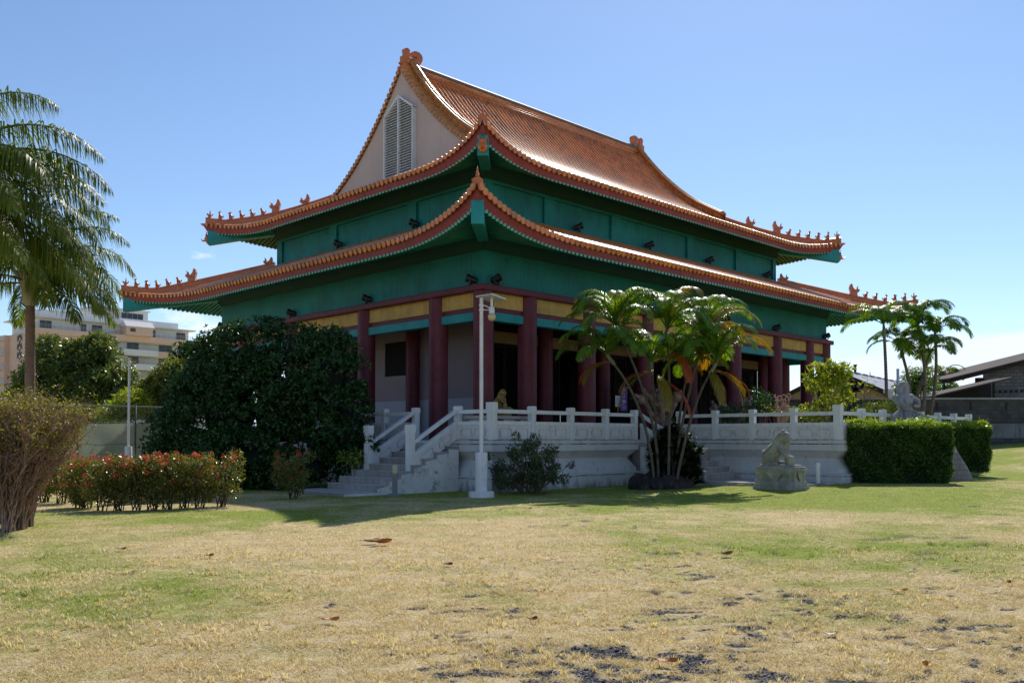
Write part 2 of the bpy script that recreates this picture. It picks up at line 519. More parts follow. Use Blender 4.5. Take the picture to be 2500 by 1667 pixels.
def build_rafters(S):
    mb = MB(); en = MB(); wl = 0.0 if S is LOW else -S.wall
    for face in 'SNWE':
        n = face_len(face); cnt = int((n+2*S.ot-.8)/.2)
        for i in range(cnt+1):
            a = -S.ot+.4+i*.2
            k, c = shape_k(S, face, a); oe = eave_o(S, face, a)-.105-.1*k
            oi = max(wl+.3, -c+.05)
            if oe-oi < .1: continue
            w = .058; p = []
            for dz in (-.125, .045):
                for oo, da in ((oe,-w),(oe,w),(oi,w),(oi,-w)):
                    p.append(face_point(face, a+da, -oo, soffit_z(S, face, a, oo)+dz))
            mb.hexa(p); p = []
            for dz in (-.127, .03):
                for oo, da in ((oe+.012,-w),(oe+.012,w),(oe+.002,w),(oe+.002,-w)): p.append(face_point(face, a+da, -oo, soffit_z(S, face, a, oe)+dz))
            en.hexa(p)
    return mb, en

def hip_frame(i):
    """corner i: (corner point, outward signs)"""
    return [((0,0),(-1,-1)), ((0,TW),(-1,1)), ((TL,0),(1,-1)), ((TL,TW),(1,1))][i]
def hip_pt(S, i, c, dz=0.0, side=0.0):
    (cu, cv), (su, sv) = hip_frame(i)
    z = surf(S, 'S', c, c)[2]+dz
    du, dv = -su*c, -sv*c
    q = side/math.sqrt(2)
    return (cu+du-sv*q*su*su, cv+dv+su*q*sv*sv, z)

def build_hip_ridge(S, i, c0, c1):
    mb = MB(); rows = []; m = 26
    prof = [(-.15,-.03),(-.15,.07),(-.12,.09),(-.12,.17),(-.15,.19),(-.15,.225),(-.07,.275),(.07,.275),(.15,.225),(.15,.19),(.12,.17),(.12,.09),(.15,.07),(.15,-.03)]
    for j in range(m+1):
        c = c0+(c1-c0)*j/m
        rows.append([hip_pt(S, i, c, dz+.03, sd) for sd, dz in prof])
    b = len(mb.v); mb.grid(rows, True)
    n = len(prof); mb.f.append(tuple(b+k for k in range(n))); e = b+m*n; mb.f.append(tuple(e+k for k in range(n-1,-1,-1)))
    return mb

def build_hip_beam(S, i):
    (cu, cv), (su, sv) = hip_frame(i)
    wl = 0.0 if S is LOW else S.wall
    ct = -S.ot+.28
    zt = S.zf+S.rise-.36; zb = zt-.66
    if S is LOW: zwb, zwt = 7.79, 8.12
    else: zwb, zwt = 10.79, 11.05
    w = .17; mb = MB()
    def P(c, side, z):
        q = side/math.sqrt(2)
        return (cu-su*c-sv*q*su*su, cv-sv*c+su*q*sv*sv, z)
    cw = wl+.1
    pts = []
    prof = [(ct,zb,zt-.02),(ct+.9,zb+.02+(zwb-zb)*.9/(cw-ct),zt-.16),(ct+1.8,zb+(zwb-zb)*1.8/(cw-ct),zt-.2 if S is LOW else zt-.1),(cw,zwb,zwt)]
    rows = [[P(c,-w,a),P(c,-w,b),P(c,w,b),P(c,w,a)] for c,a,b in prof]
    k = len(mb.v); mb.grid(rows, True); mb.f.append((k,k+1,k+2,k+3)); e = k+4*(len(prof)-1); mb.f.append((e+3,e+2,e+1,e))
    return mb

def beast(kind):
    """small seated roof figure facing +x, about .36 m tall, origin at its foot"""
    mb = MB()
    mb.box(-.07,-.045,-.03,.07,.045,.015)
    if kind == 'rider':
        mb.ell((0,0,.09),(.10,.05,.07)); mb.ell((.10,0,.15),(.05,.035,.045)); mb.tube([(-.08,0,.1),(-.14,0,.16),(-.12,0,.22)],[.03,.025,.01],6)
        mb.ell((-.01,0,.19),(.035,.035,.07)); mb.ell((-.005,0,.28),.028); mb.tube([(0,0,.29),(-.01,0,.35)],[.02,.006],5)
        mb.tube([(.13,0,.16),(.17,0,.21)],[.02,.006],5)
        return mb
    mb.ell((-.035,0,.075),(.065,.05,.075)); mb.tube([(-.04,0,.08),(.02,0,.2)],[.06,.042],8); mb.ell((.035,0,.2),(.05,.045,.06))
    for sd in (-.03,.03): mb.tube([(.05,sd,.18),(.065,sd,.0)],[.024,.02],6)
    tip = {'lion':.27,'dog':.28,'horse':.29,'phoenix':.30,'fish':.26}[kind]
    mb.ell((.05,0,tip),(.05,.036,.042)); mb.ell((.095,0,tip-.012),(.03,.024,.022))
    if kind in ('lion',):
        for k in range(5): mb.ell((.0+.02*math.sin(k),0.03*math.cos(k*2),tip-.02+.015*k),.03)
    for sd in (-.022,.022): mb.tube([(.03,sd,tip+.03),(.012,sd,tip+.075 if kind in ('horse','dog') else tip+.05)],[.014,.004],5)
    if kind == 'phoenix': mb.tube([(.03,0,tip+.03),(-.01,0,tip+.09)],[.02,.004],5)
    mb.tube([(-.08,0,.06),(-.135,0,.10),(-.15,0,.17)],[.03,.03,.008],6)
    return mb
def dragon_head():
    """large horned beast on the hip ridge, facing +x, origin on the ridge top"""
    mb = MB()
    out = [(-.17,-.12),(.17,-.12),(.17,.10),(.23,.17),(.29,.24),(.25,.29),(.27,.33),(.19,.33),(.10,.28),(.02,.28),(-.06,.33),(-.13,.43),(-.17,.54),(-.22,.56),(-.27,.47),(-.25,.42),(-.29,.35),(-.24,.22),(-.19,.10)]
    mb.extr([(x,-.10,z) for x,z in out], (0,.20,0))
    mb.box(-.19,-.13,-.13,.19,.13,.05)
    mb.tube([(.17,.05,.31),(.16,.05,.42),(.22,.05,.53)],[.035,.03,.006],6)
    mb.tube([(.15,-.05,.31),(.14,-.05,.41),(.19,-.05,.50)],[.035,.03,.006],6)
    for sd in (-1,1):
        mb.ell((.15,.09*sd,.25),(.04,.03,.035)); mb.ell((-.19,.08*sd,.38),(.05,.035,.12)); mb.tube([(-.15,.10*sd,.08),(-.05,.11*sd,.17),(.10,.11*sd,.18)],[.025,.03,.02],6)
    return mb
def ridge_dragon():
    """end ornament of the main ridge; +x points along the ridge to the middle"""
    mb = MB()
    k = 1.08/335
    def q(x,y): return ((x-330)*k-.02, (480-y)*.83/345)
    body = [q(330,485),(q(330,300)),q(366,290),q(372,260),q(360,170),q(380,148),q(420,133),q(456,160),q(448,210),q(452,292),q(505,290),
            q(520,262),q(560,262),q(575,235),q(545,245),q(505,240),q(488,205),q(490,175),q(520,148),q(560,135),q(610,138),q(645,165),q(664,205),q(662,260),q(640,320),q(610,370),q(640,372),q(664,405),q(650,440),q(600,485)]
    mb.extr([(x,-.09,z) for x,z in body], (0,.18,0))
    for sd in (-1,1):
        mb.ell((q(560,330)[0],.09*sd,q(560,330)[1]),(.16,.05,.14))
        mb.ell((q(420,360)[0],.09*sd,q(420,360)[1]),(.16,.05,.10)); mb.ell((q(408,200)[0],.085*sd,q(408,200)[1]),(.05,.03,.12))
    mb.ell((-.06,0,q(300,430)[1]),(.08,.10,.06))
    mb.box(-.05,-.22,-.18,.85,.22,.03)
    return mb

BEAST = {k: mesh_of('roof_figure', beast(k), TILE_O, True) for k in ('rider','phoenix','lion','horse','dog','fish')}
DHEAD = mesh_of('dragon_head', dragon_head(), TILE_O, 'auto')
def make_roof(S, name, label):
    tl, pn = build_tiles(S)
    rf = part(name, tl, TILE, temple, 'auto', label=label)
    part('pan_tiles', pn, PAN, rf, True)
    part('fascia', build_fascia(S), FASCIA, rf)
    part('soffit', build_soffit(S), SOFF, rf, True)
    ra, en = build_rafters(S); part('rafter_row', ra, RAFT, rf); part('rafter_end_slats', en, RAFT_END, rf)
    top = (1.7 if S is LOW else GI+.1)
    for i in range(4):
        part('hip_ridge', build_hip_ridge(S, i, -S.ot+.2, top), TILE_O, rf, 'auto')
        part('hip_beam', build_hip_beam(S, i), TEAL, rf)
        if i == 3: continue
        (cu, cv), (su, sv) = hip_frame(i); rz = math.atan2(sv, su)
        def slope(c): return math.atan2(hip_pt(S, i, c-.1)[2]-hip_pt(S, i, c+.1)[2], .2*math.sqrt(2))
        for j, kd in enumerate(('rider','phoenix','lion','horse','dog','fish')):
            c = -S.ot+.30+.345*j; p = hip_pt(S, i, c, .32)
            put('roof_figure', BEAST[kd], rf, p, rot=(0, -slope(c)*.6, rz), sc=.98)
        c = -S.ot+.30+.345*5+.43; put('dragon_head', DHEAD, rf, hip_pt(S, i, c, .33), rot=(0, -slope(c)*.8, rz), sc=.92)
        if S is UPP:
            c = GI-.75; put('dragon_head', DHEAD, rf, hip_pt(S, i, c, .22), rot=(0, -slope(c)*.8, rz), sc=.85)
            # carved face on the end of the hip beam
            fm = MB(); fm.ell((0,0,0),(.10,.15,.20)); fm.ell((.07,0,-.03),(.08,.10,.09)); fm.ell((.03,0,.16),(.07,.1,.09))
            for sd in (-1,1): fm.tube([(.02,.07*sd,.15),(-.0,.12*sd,.27),(.05,.13*sd,.33)],[.03,.025,.005],5); fm.ell((.08,.06*sd,.06),.035)
            fm.tube([(.09,0,-.05),(.22,0,-.08),(.30,0,.02)],[.05,.035,.012],6)
            c = -S.ot+.24; p = hip_pt(S, i, c, 0); o = put('beam_head', mesh_of('beam_head', fm, TILE_O, True), rf, (p[0],p[1],S.zf+S.rise-.75), rz)
    return rf

lower_roof = make_roof(LOW, 'lower_roof', 'lower skirt roof of orange tiles with upturned corners')
upper_roof = make_roof(UPP, 'upper_roof', 'steep upper roof of glossy orange tiles')
# ridge band where the lower roof meets the upper wall
mb = MB()
wi = LOW.wall
for x0,y0,x1,y1 in ((wi-.22,wi-.22,TL-wi+.22,wi-.02),(wi-.22,TW-wi+.02,TL-wi+.22,TW-wi+.22),(wi-.22,wi-.02,wi-.02,TW-wi+.02),(TL-wi+.02,wi-.02,TL-wi+.22,TW-wi+.02)):
    mb.box(x0,y0,9.1,x1,y1,9.35)
part('wall_ridge', mb, TILE_O, lower_roof, bev=.05)
for (cu,cv),(su,sv) in (((wi,TW-wi),(-1,1)),((TL-wi,wi),(1,-1)),((wi,wi),(-1,-1))):
    put('dragon_head', DHEAD, lower_roof, (cu+su*.28,cv+sv*.28,9.36), math.atan2(sv,su), .75)
# main ridge
mb = MB(); ym = TW/2
mb.box(GI+.75,ym-.20,16.72,TL-GI-.75,ym+.20,17.08); part('ridge_course', mb, RIDGE_BRICK, upper_roof)
mb = MB()
for sd in (-1,1):
    mb.tube([(GI+.6,ym+.205*sd,16.84),(TL-GI-.6,ym+.205*sd,16.84)],.045,8); mb.tube([(GI+.6,ym+.24*sd,16.72),(TL-GI-.6,ym+.24*sd,16.72)],.065,8)
part('ridge_moulding', mb, TILE_O, upper_roof, True)
mb = MB(); mb.tube([(GI+.5,ym,17.12),(TL-GI-.5,ym,17.12)],.17,10); mb.box(GI+.7,ym-.235,17.06,TL-GI-.7,ym+.235,17.12)
part('ridge_cap', mb, RIDGE_CAP, upper_roof, 'auto')
RD = mesh_of('ridge_ornament', ridge_dragon(), TILE_O, 'auto')
put('ridge_ornament', RD, upper_roof, (GI+.02,ym,16.98)); put('ridge_ornament', RD, upper_roof, (TL-GI-.02,ym,16.98), PI)
# gable rake ridges
def rake_pts(side, end, s0, s1, m=40):
    out = []
    for j in range(m+1):
        s = s0+(s1-s0)*j/m; v = s if side == 0 else TW-s
        out.append((v, UPP.hb(s)))
    return out
for end in (0, 1):
    uu = (lambda x: x) if end == 0 else (lambda x: TL-x)
    mo, br, dr = MB(), MB(), MB()
    for side in (0, 1):
        P = rake_pts(side, end, GI-.10, TW/2-.02)
        mo.tube([(uu(GI+.34),v,z+.12) for v,z in P], .06, 8); mo.tube([(uu(GI+.42),v,z+.43) for v,z in P], .075, 8)
        mo.tube([(uu(GI+.68),v,z+.43) for v,z in P], .075, 8); mo.tube([(uu(GI+.55),v,z+.46) for v,z in P], .10, 8)
        rr = [[(uu(GI+.39),v,z+.0) for v,z in P],[(uu(GI+.39),v,z+.42) for v,z in P],[(uu(GI+.70),v,z+.42) for v,z in P],[(uu(GI+.70),v,z-.04) for v,z in P]]
        br.grid(rr if (side+end) % 2 else rr[::-1])
        dr.grid([[(uu(GI-.05),v,z+.025) for v,z in P],[(uu(GI+.41),v,z+.07) for v,z in P]])
        q = rake_pts(side, end, GI-.1, TW/2-.1, 240); last = q[0]
        for v, z in q:
            if math.hypot(v-last[0], z-last[1]) > .215:
                dv, dz_ = v-last[0], z-last[1]; dl = math.hypot(dv, dz_); last = (v, z)
                dr.tube([(uu(GI-.06),v,z+.0),(uu(GI+.37),v,z+.07)], [.10,.095], 9)
                dr.tube([(uu(GI-.085),v,z-.01),(uu(GI-.055),v,z-.01)], [.105,.105], 9)
                h = .15; dr.extr([(uu(GI-.045),v-dv*.5-.0,z-dz_*.5+.02),(uu(GI-.045),v-dv*.5,z-dz_*.5-h),(uu(GI-.045),v-dv*.85,z-dz_*.85-h*.35),(uu(GI-.045),v-dv*.15,z-dz_*.15-h*.35)][:3]+[(uu(GI-.045),v-dv*.1,z-dz_*.1-h*.4)], (.02 if end == 0 else -.02,0,0))
    part('rake_moulding', mo, TILE_Y, upper_roof, True); part('rake_course', br, RAKE_BRICK, upper_roof); part('rake_tile_ends', dr, TILE_Y, upper_roof, 'auto')
    # gable wall
    gw = MB(); poly = [(uu(GI+.03), v, z-.10) for v, z in rake_pts(0,end,GI+.2,TW/2)]+[(uu(GI+.03), v, z-.10) for v, z in reversed(rake_pts(1,end,GI+.2,TW/2))]
    gw.extr(poly, (.2 if end == 0 else -.2,0,0))
    g = part('gable_wall', gw, GABLE, temple)
    if end == 0:
        lv = MB(); y0, y1, zb, zs, za = 7.76, 9.72, 12.2, 15.05, 15.72
        ymid = (y0+y1)/2; x0, x1 = GI-.17, GI+.125
        # frame: jambs, sloping head, mullion
        for a, b in ((y0,y0+.06),(y1-.06,y1),(ymid-.03,ymid+.03)): lv.box(x0,a,zb,x1,b,zs if abs(a-ymid)>.1 else za-.04)
        for (ya,za0),(yb,zb0) in (((y0,zs),(ymid,za)),((ymid,za),(y1,zs))):
            lv.hexa([(x0,ya,za0-.07),(x1,ya,za0-.07),(x1,yb,zb0-.07),(x0,yb,zb0-.07),(x0,ya,za0+.02),(x1,ya,za0+.02),(x1,yb,zb0+.02),(x0,yb,zb0+.02)])
        o = part('louver_vent', lv, LOUV, g)
        sl = MB(); z = zb
        while z < za-.12:
            half = (y1-y0)/2-.06 if z < zs-.08 else ((za-z)/(za-zs))*((y1-y0)/2)-.12
            if half > .08:
                for a, b in ((ymid-half, ymid-.03),(ymid+.03, ymid+half)):
                    sl.hexa([(x0+.02,a,z),(x0+.02,b,z),(x0+.13,b,z+.085),(x0+.13,a,z+.085),(x0+.02,a,z+.015),(x0+.02,b,z+.015),(x0+.13,b,z+.10),(x0+.13,a,z+.10)])
            z += .112
        part('slats', sl, LOUV, g)
        bk = MB(); bk.extr([(GI+.0,y0+.05,zb),(GI+.0,y1-.05,zb),(GI+.0,y1-.05,zs),(GI+.0,ymid,za-.1),(GI+.0,y0+.05,zs)],(.03,0,0)); part('vent_backing', bk, mat_paint('grey vent backing',(.34,.34,.36),.8,.1,2), g)

# ---- walls
def ring(mb, i, z0, z1, t):        # a rectangular ring wall inset by i
    mb.box(i,i,z0,TL-i,i+t,z1); mb.box(i,TW-i-t,z0,TL-i,TW-i,z1)
    mb.box(i,i+t,z0,i+t,TW-i-t,z1); mb.box(TL-i-t,i+t,z0,TL-i,TW-i-t,z1)
mb = MB(); ring(mb, 0, 6.40, 8.15, .3); part('lower_frieze_wall', mb, GREEN, temple)
mb = MB(); ring(mb, -.03, 7.44, 7.50, .05); part('frieze_moulding', mb, GREEN, temple)
mb = MB(); ring(mb, wi+.10, 8.9, 11.3, .25); uw = part('upper_wall', mb, GREEN, temple)
mb = MB(); ring(mb, wi, 10.42, 11.25, .097); ring(mb, wi, 9.2, 9.45, .097)
part('wall_rail', mb, GREEN, uw)
def pil(u0, v0, u1, v1):
    mb = MB(); mb.box(u0,v0,9.45,u1,v1,10.42); part('pilaster', mb, GREEN, uw)
for u in (1.763+.15, 5.0, 8.9, 14.2, 18.2, TL-1.763-.15):
    w = .27 if 2.5 < u < 21 else .15
    pil(u-w,wi+.002,u+w,wi+.098); pil(u-w,TW-wi-.098,u+w,TW-wi-.002)
for v in (1.763+.155+.1, 5.9, 11.2, TW-1.763-.155-.1):
    w = .27 if 2.5 < v < 14.5 else .155
    pil(wi+.003,v-w,wi+.098,v+w); pil(TL-wi-.098,v-w,TL-wi-.003,v+w)
# ---- columns and beams of the veranda
CU = [.0,2.10,5.15,8.60,14.95,18.5,21.6,TL]; CV = [.0,2.32,6.42,11.45,15.45,TW]
CI = .10
def clampc(x, n): return min(max(x, CI), n-CI)
colm = MB(); colm.lathe([(.325,0),(.325,4.6),(.325,4.76)], 24); COLM = mesh_of('column', colm, RED, 'auto')
done = set()
for u in CU:
    for v in CV:
        if u in (CU[0],CU[-1]) or v in (CV[0],CV[-1]):
            put('column', COLM, temple, (clampc(u,TL), clampc(v,TW), TZ))
icol = MB(); icol.lathe([(.27,0),(.27,4.4)], 18); ICOL = mesh_of('inner_column', icol, RED, 'auto')
II = 2.25
for u in (II,5.3,8.7,14.9,18.5,TL-II):
    for v in (II,6.4,11.4,TW-II):
        if u in (II,TL-II) or v in (II,TW-II): put('inner_column', ICOL, temple, (u,v,TZ))
mb = MB(); ring(mb, -.27, 6.20, 6.40, .62); part('eave_beam', mb, RED, temple, bev=.02)
def spans(L_, C):
    c = [clampc(x, L_) for x in C]
    return [(c[i]+.31, c[i+1]-.31) for i in range(len(c)-1)]
for a, b in spans(TL, CU):
    for v, sg in ((CI,1),(TW-CI,-1)):
        mb = MB(); mb.box(a,v-.10,5.73,b,v+.10,6.20); part('frieze_panel', mb, YEL, temple)
        mb = MB(); mb.box(a,v-.055,5.57,b,v+.055,5.729); part('tie_beam', mb, RED, temple)
        mb = MB(); mb.box(a,v-.14,5.29,b,v+.14,5.57); part('lintel', mb, TEAL, temple, bev=.012)
for a, b in spans(TW, CV):
    for u in (CI, TL-CI):
        mb = MB(); mb.box(u-.10,a,5.73,u+.10,b,6.20); part('frieze_panel', mb, YEL, temple)
        mb = MB(); mb.box(u-.055,a,5.57,u+.055,b,5.729); part('tie_beam', mb, RED, temple)
        mb = MB(); mb.box(u-.14,a,5.29,u+.14,b,5.57); part('lintel', mb, TEAL, temple, bev=.012)
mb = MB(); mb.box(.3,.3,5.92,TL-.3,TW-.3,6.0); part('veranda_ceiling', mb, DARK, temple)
# ---- core of the hall
ci = 2.45; T0 = TZ+.004
# short wall on the camera side: grey plaster, paler dado, high windows
w = MB()
wins = [(7.0,8.45),(9.3,10.75)]
w.box(ci,ci,T0,ci+.2,TW-ci,4.0); w.box(ci,ci,5.35,ci+.2,TW-ci,5.95)
e = [ci]+[x for p in wins for x in p]+[TW-ci]
for i in range(0, len(e), 2): w.box(ci,e[i],4.0,ci+.2,e[i+1],5.35)
hall = part('hall_wall', w, LAVEN, temple)
mb = MB(); mb.box(ci-.012,ci,T0,ci-.001,TW-ci,3.0); part('dado', mb, DADO, hall)
for a, b in wins:
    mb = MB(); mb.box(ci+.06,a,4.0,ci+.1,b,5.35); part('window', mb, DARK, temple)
# far short wall
mb = MB(); mb.box(TL-ci-.2,ci+.2,T0,TL-ci,TW-ci-.2,5.95); part('hall_wall', mb, LAVEN, temple)
# near long wall: door bays between the inner columns
def lattice(name, u0, u1, z0, z1, v):
    mb = MB(); n = max(1, round((u1-u0)/.72)); dw = (u1-u0)/n
    for k in range(n):
        a, b = u0+k*dw, u0+(k+1)*dw
        mb.box(a,v,z0,a+.07,v+.06,z1); mb.box(b-.07,v,z0,b,v+.06,z1); mb.box(a+.07,v,z1-.09,b-.07,v+.06,z1); mb.box(a+.07,v+.01,z0,b-.07,v+.05,z0+.95)
        for j in range(1,6): x = a+.07+(dw-.14)*j/6; mb.box(x-.012,v+.018,z0+.95,x+.012,v+.042,z1-.09)
        zz = z0+1.12; j = 0
        while zz < z1-.15:
            mb.box(a+.07+(.18 if j%3==1 else 0),v+.022,zz-.012,b-.07-(.18 if j%3==2 else 0),v+.038,zz+.012); zz += .23; j += 1
    return part(name, mb, WOOD, temple)
bays = [(2.5,5.0),(5.6,8.4),(9.0,14.6),(15.2,18.2),(18.8,TL-2.5)]
for k, (a, b) in enumerate(bays):
    if k == 1:                                          # leaves stand open
        lattice('lattice_door', a, a+.72, T0, 4.9, ci); lattice('lattice_door', b-.72, b, T0, 4.9, ci)
    elif k == 2:
        lattice('lattice_door', a, a+1.44, T0, 4.9, ci); lattice('lattice_door', b-1.44, b, T0, 4.9, ci)
    else: lattice('lattice_door', a, b, T0, 4.9, ci)
    mb = MB(); mb.box(a-.05,ci-.02,4.9,b+.05,ci+.14,5.95); part('transom', mb, WOOD, temple)
    mb = MB(); mb.box(a,ci-.09,4.95,b,ci-.03,5.36); part('inner_lintel', mb, YEL_D, temple)
mb = MB(); e = [ci]+[x for p in bays for x in p]+[TL-ci]
for i in range(0, len(e), 2): mb.box(e[i],ci+.003,T0,e[i+1],ci+.2,5.95)
part('door_pier', mb, WOOD, temple)
# far long wall with small windows that let a little light through
mb = MB(); v0, v1 = TW-ci-.2, TW-ci
wn = [(4.6,5.5),(7.0,7.9),(8.6,9.2),(10.6,12.8),(16.0,17.2),(19.0,20.2)]
e = [ci+.2]+[x for p in wn for x in p]+[TL-ci-.2]
mb.box(ci+.2,v0,T0,TL-ci-.2,v1,2.15); mb.box(ci+.2,v0,3.0,TL-ci-.2,v1,5.95)
for i in range(0, len(e), 2): mb.box(e[i],v0,2.15,e[i+1],v1,3.0)
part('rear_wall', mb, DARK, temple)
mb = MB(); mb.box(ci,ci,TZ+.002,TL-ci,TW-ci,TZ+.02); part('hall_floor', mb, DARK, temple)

# ---- floodlights fixed to the walls: each can be unscrewed, each a thing
def flood():
    hd, yk = MB(), MB()
    hd.lathe([(.02,-.26),(.10,-.25),(.125,-.12),(.125,.02),(.15,.04),(.155,.16),(.14,.16),(.12,.10)],14)
    q = Matrix.Rotation(R(70),3,'X'); hd.xform(lambda p: q @ p + Vector((0,0,.22)))
    yk.box(-.05,-.06,-.02,.05,.06,.02); yk.box(-.16,-.03,.0,-.145,.03,.24); yk.box(.145,-.03,.0,.16,.03,.24); yk.box(-.16,-.03,.0,.16,.03,.016)
    return mesh_of('lamp_head', hd, BLACK, 'auto'), mesh_of('bracket', yk, BLACK)
FH, FY = flood()
def add_flood(label, u, v, z, face, twist=0.0):
    rz = {'W': -PI/2, 'S': 0.0, 'E': PI/2}[face]+twist
    t = thing('floodlight', label, 'floodlight', (u,v,z), 'B', 'black floodlights on the temple walls')
    put('lamp_head', FH, t, (u,v,z), rz, .84); put('bracket', FY, t, (u,v,z), rz, .84)
zl = 6.44
for lab, u, v, f, tw in [
    ('black floodlight on the red beam just to the left of the temple\'s near corner', -.14, .45, 'W', -.9),
    ('black floodlight on the red beam above the second gable side bay', -.14, 6.1, 'W', -.8),
    ('black floodlight on the red beam of the gable side, above the dark round tree', -.14, 11.3, 'W', -.8),
    ('black floodlight at the far left end of the red beam, below the roof corner', -.14, 17.2, 'W', -.9),
    ('black floodlight on the red beam just to the right of the temple\'s near corner', .45, -.14, 'S', .3),
    ('black floodlight on the red beam behind the top of the palm clump', 5.2, -.14, 'S', .8),
    ('black floodlight on the red beam just right of the palm clump\'s crowns', 14.0, -.14, 'S', .8),
    ('black floodlight above the third column from the right end of the long side', 18.3, -.14, 'S', .8),
    ('black floodlight at the far right end of the red beam, seen against the sky', TL-.25, -.14, 'S', 1.0)]:
    add_flood(lab, u, v, zl, f, tw)
for lab, u, v, f, tw in [
    ('black floodlight on the lower roof, gable side, nearer the temple corner', 1.62, 5.6, 'W', -.9),
    ('black floodlight on the lower roof, gable side, toward the left end', 1.62, 10.6, 'W', -.9),
    ('black floodlight on the lower roof against the second upper wall panel of the long side', 6.5, 1.62, 'S', .8),
    ('black floodlight on the lower roof against the middle upper wall panel of the long side', 11.0, 1.62, 'S', .8),
    ('black floodlight on the lower roof against the fourth upper wall panel of the long side', 15.5, 1.62, 'S', .8),
    ('black floodlight on the lower roof at the right end of the upper wall', 20.6, 1.62, 'S', .8)]:
    add_flood(lab, u, v, 9.42, f, tw)
# ------------------------------------------------------------------ terrace (building frame)
PU, PV = 6.85, -8.5                          # near corner of the forecourt that juts out in front
poly = [(-2.0,-2.5),(4.75,-2.5),(4.75,-2.2),(PU,-2.2),(PU,PV),(TL-PU+2.2,PV),(TL-PU+2.2,-2.5),(TL+2.0,-2.5),(TL+2.0,TW+2.5),(-2.0,TW+2.5)]
def offset_poly(P, d):
    out = []; n = len(P)
    for i in range(n):
        p0, p1, p2 = Vector(P[i-1]), Vector(P[i]), Vector(P[(i+1) % n])
        a = (p1-p0).normalized(); b = (p2-p1).normalized()
        na = Vector((a.y,-a.x)); nb = Vector((b.y,-b.x))          # outward for a counter-clockwise outline
        k = na+nb; k = k/max(.2, k.length_squared)*2
        out.append((p1.x+k.x*d, p1.y+k.y*d))
    return out
terrace = thing('terrace', 'white painted raised terrace with moulded retaining walls under the temple', 'terrace', (-2.0,-2.5,0), 'B')
prof = [(0.0,1.49),(0.0,1.372),(-.045,1.37),(-.045,1.345),(0.0,1.343),(0.0,1.15),(-.03,1.145),(-.27,.915),(-.275,.90),(-.27,.885),(-.10,.62),(-.075,.615),(-.05,.46),(.05,.435),(.05,.40),(.06,.395),(.06,.37),(.045,.365),(.05,-.35)]
mb = MB(); rows = [[(x,y,z) for x, y in offset_poly(poly, d)] for d, z in prof]
# subdivide each edge so that the paint has something to follow
mb.grid(rows, True)
tw = part('retaining_wall', mb, WHITE, terrace)
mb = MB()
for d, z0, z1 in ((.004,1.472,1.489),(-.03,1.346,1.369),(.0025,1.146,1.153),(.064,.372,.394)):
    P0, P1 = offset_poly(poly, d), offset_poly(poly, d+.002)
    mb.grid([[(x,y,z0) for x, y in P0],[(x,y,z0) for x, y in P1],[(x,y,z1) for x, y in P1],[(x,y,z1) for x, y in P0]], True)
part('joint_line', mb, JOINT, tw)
mb = MB(); inner = offset_poly(poly, -.001); mb.add([(x,y,TZ-.001) for x, y in inner], [tuple(range(len(inner)))])
part('terrace_floor', mb, SLAB, terrace)

def octagon_panel(mb, pt, w, h, ch, d=.018):
    """raised frame line of a clipped panel: pt(a,z,off) maps to space, drawn round a centre at (0,0)"""
    out = [(-w/2+ch,-h/2),(w/2-ch,-h/2),(w/2,-h/2+ch),(w/2,h/2-ch),(w/2-ch,h/2),(-w/2+ch,h/2),(-w/2,h/2-ch),(-w/2,-h/2+ch)]
    t = .018; n = len(out)
    for i in range(n):
        a, b = Vector(out[i]), Vector(out[(i+1) % n])
        sa, sb = a*(1-t*2/w), b*(1-t*2/w)
        mb.hexa([pt(a.x,a.y,0),pt(b.x,b.y,0),pt(sb.x,sb.y,0),pt(sa.x,sa.y,0),pt(a.x,a.y,d),pt(b.x,b.y,d),pt(sb.x,sb.y,d),pt(sa.x,sa.y,d)])

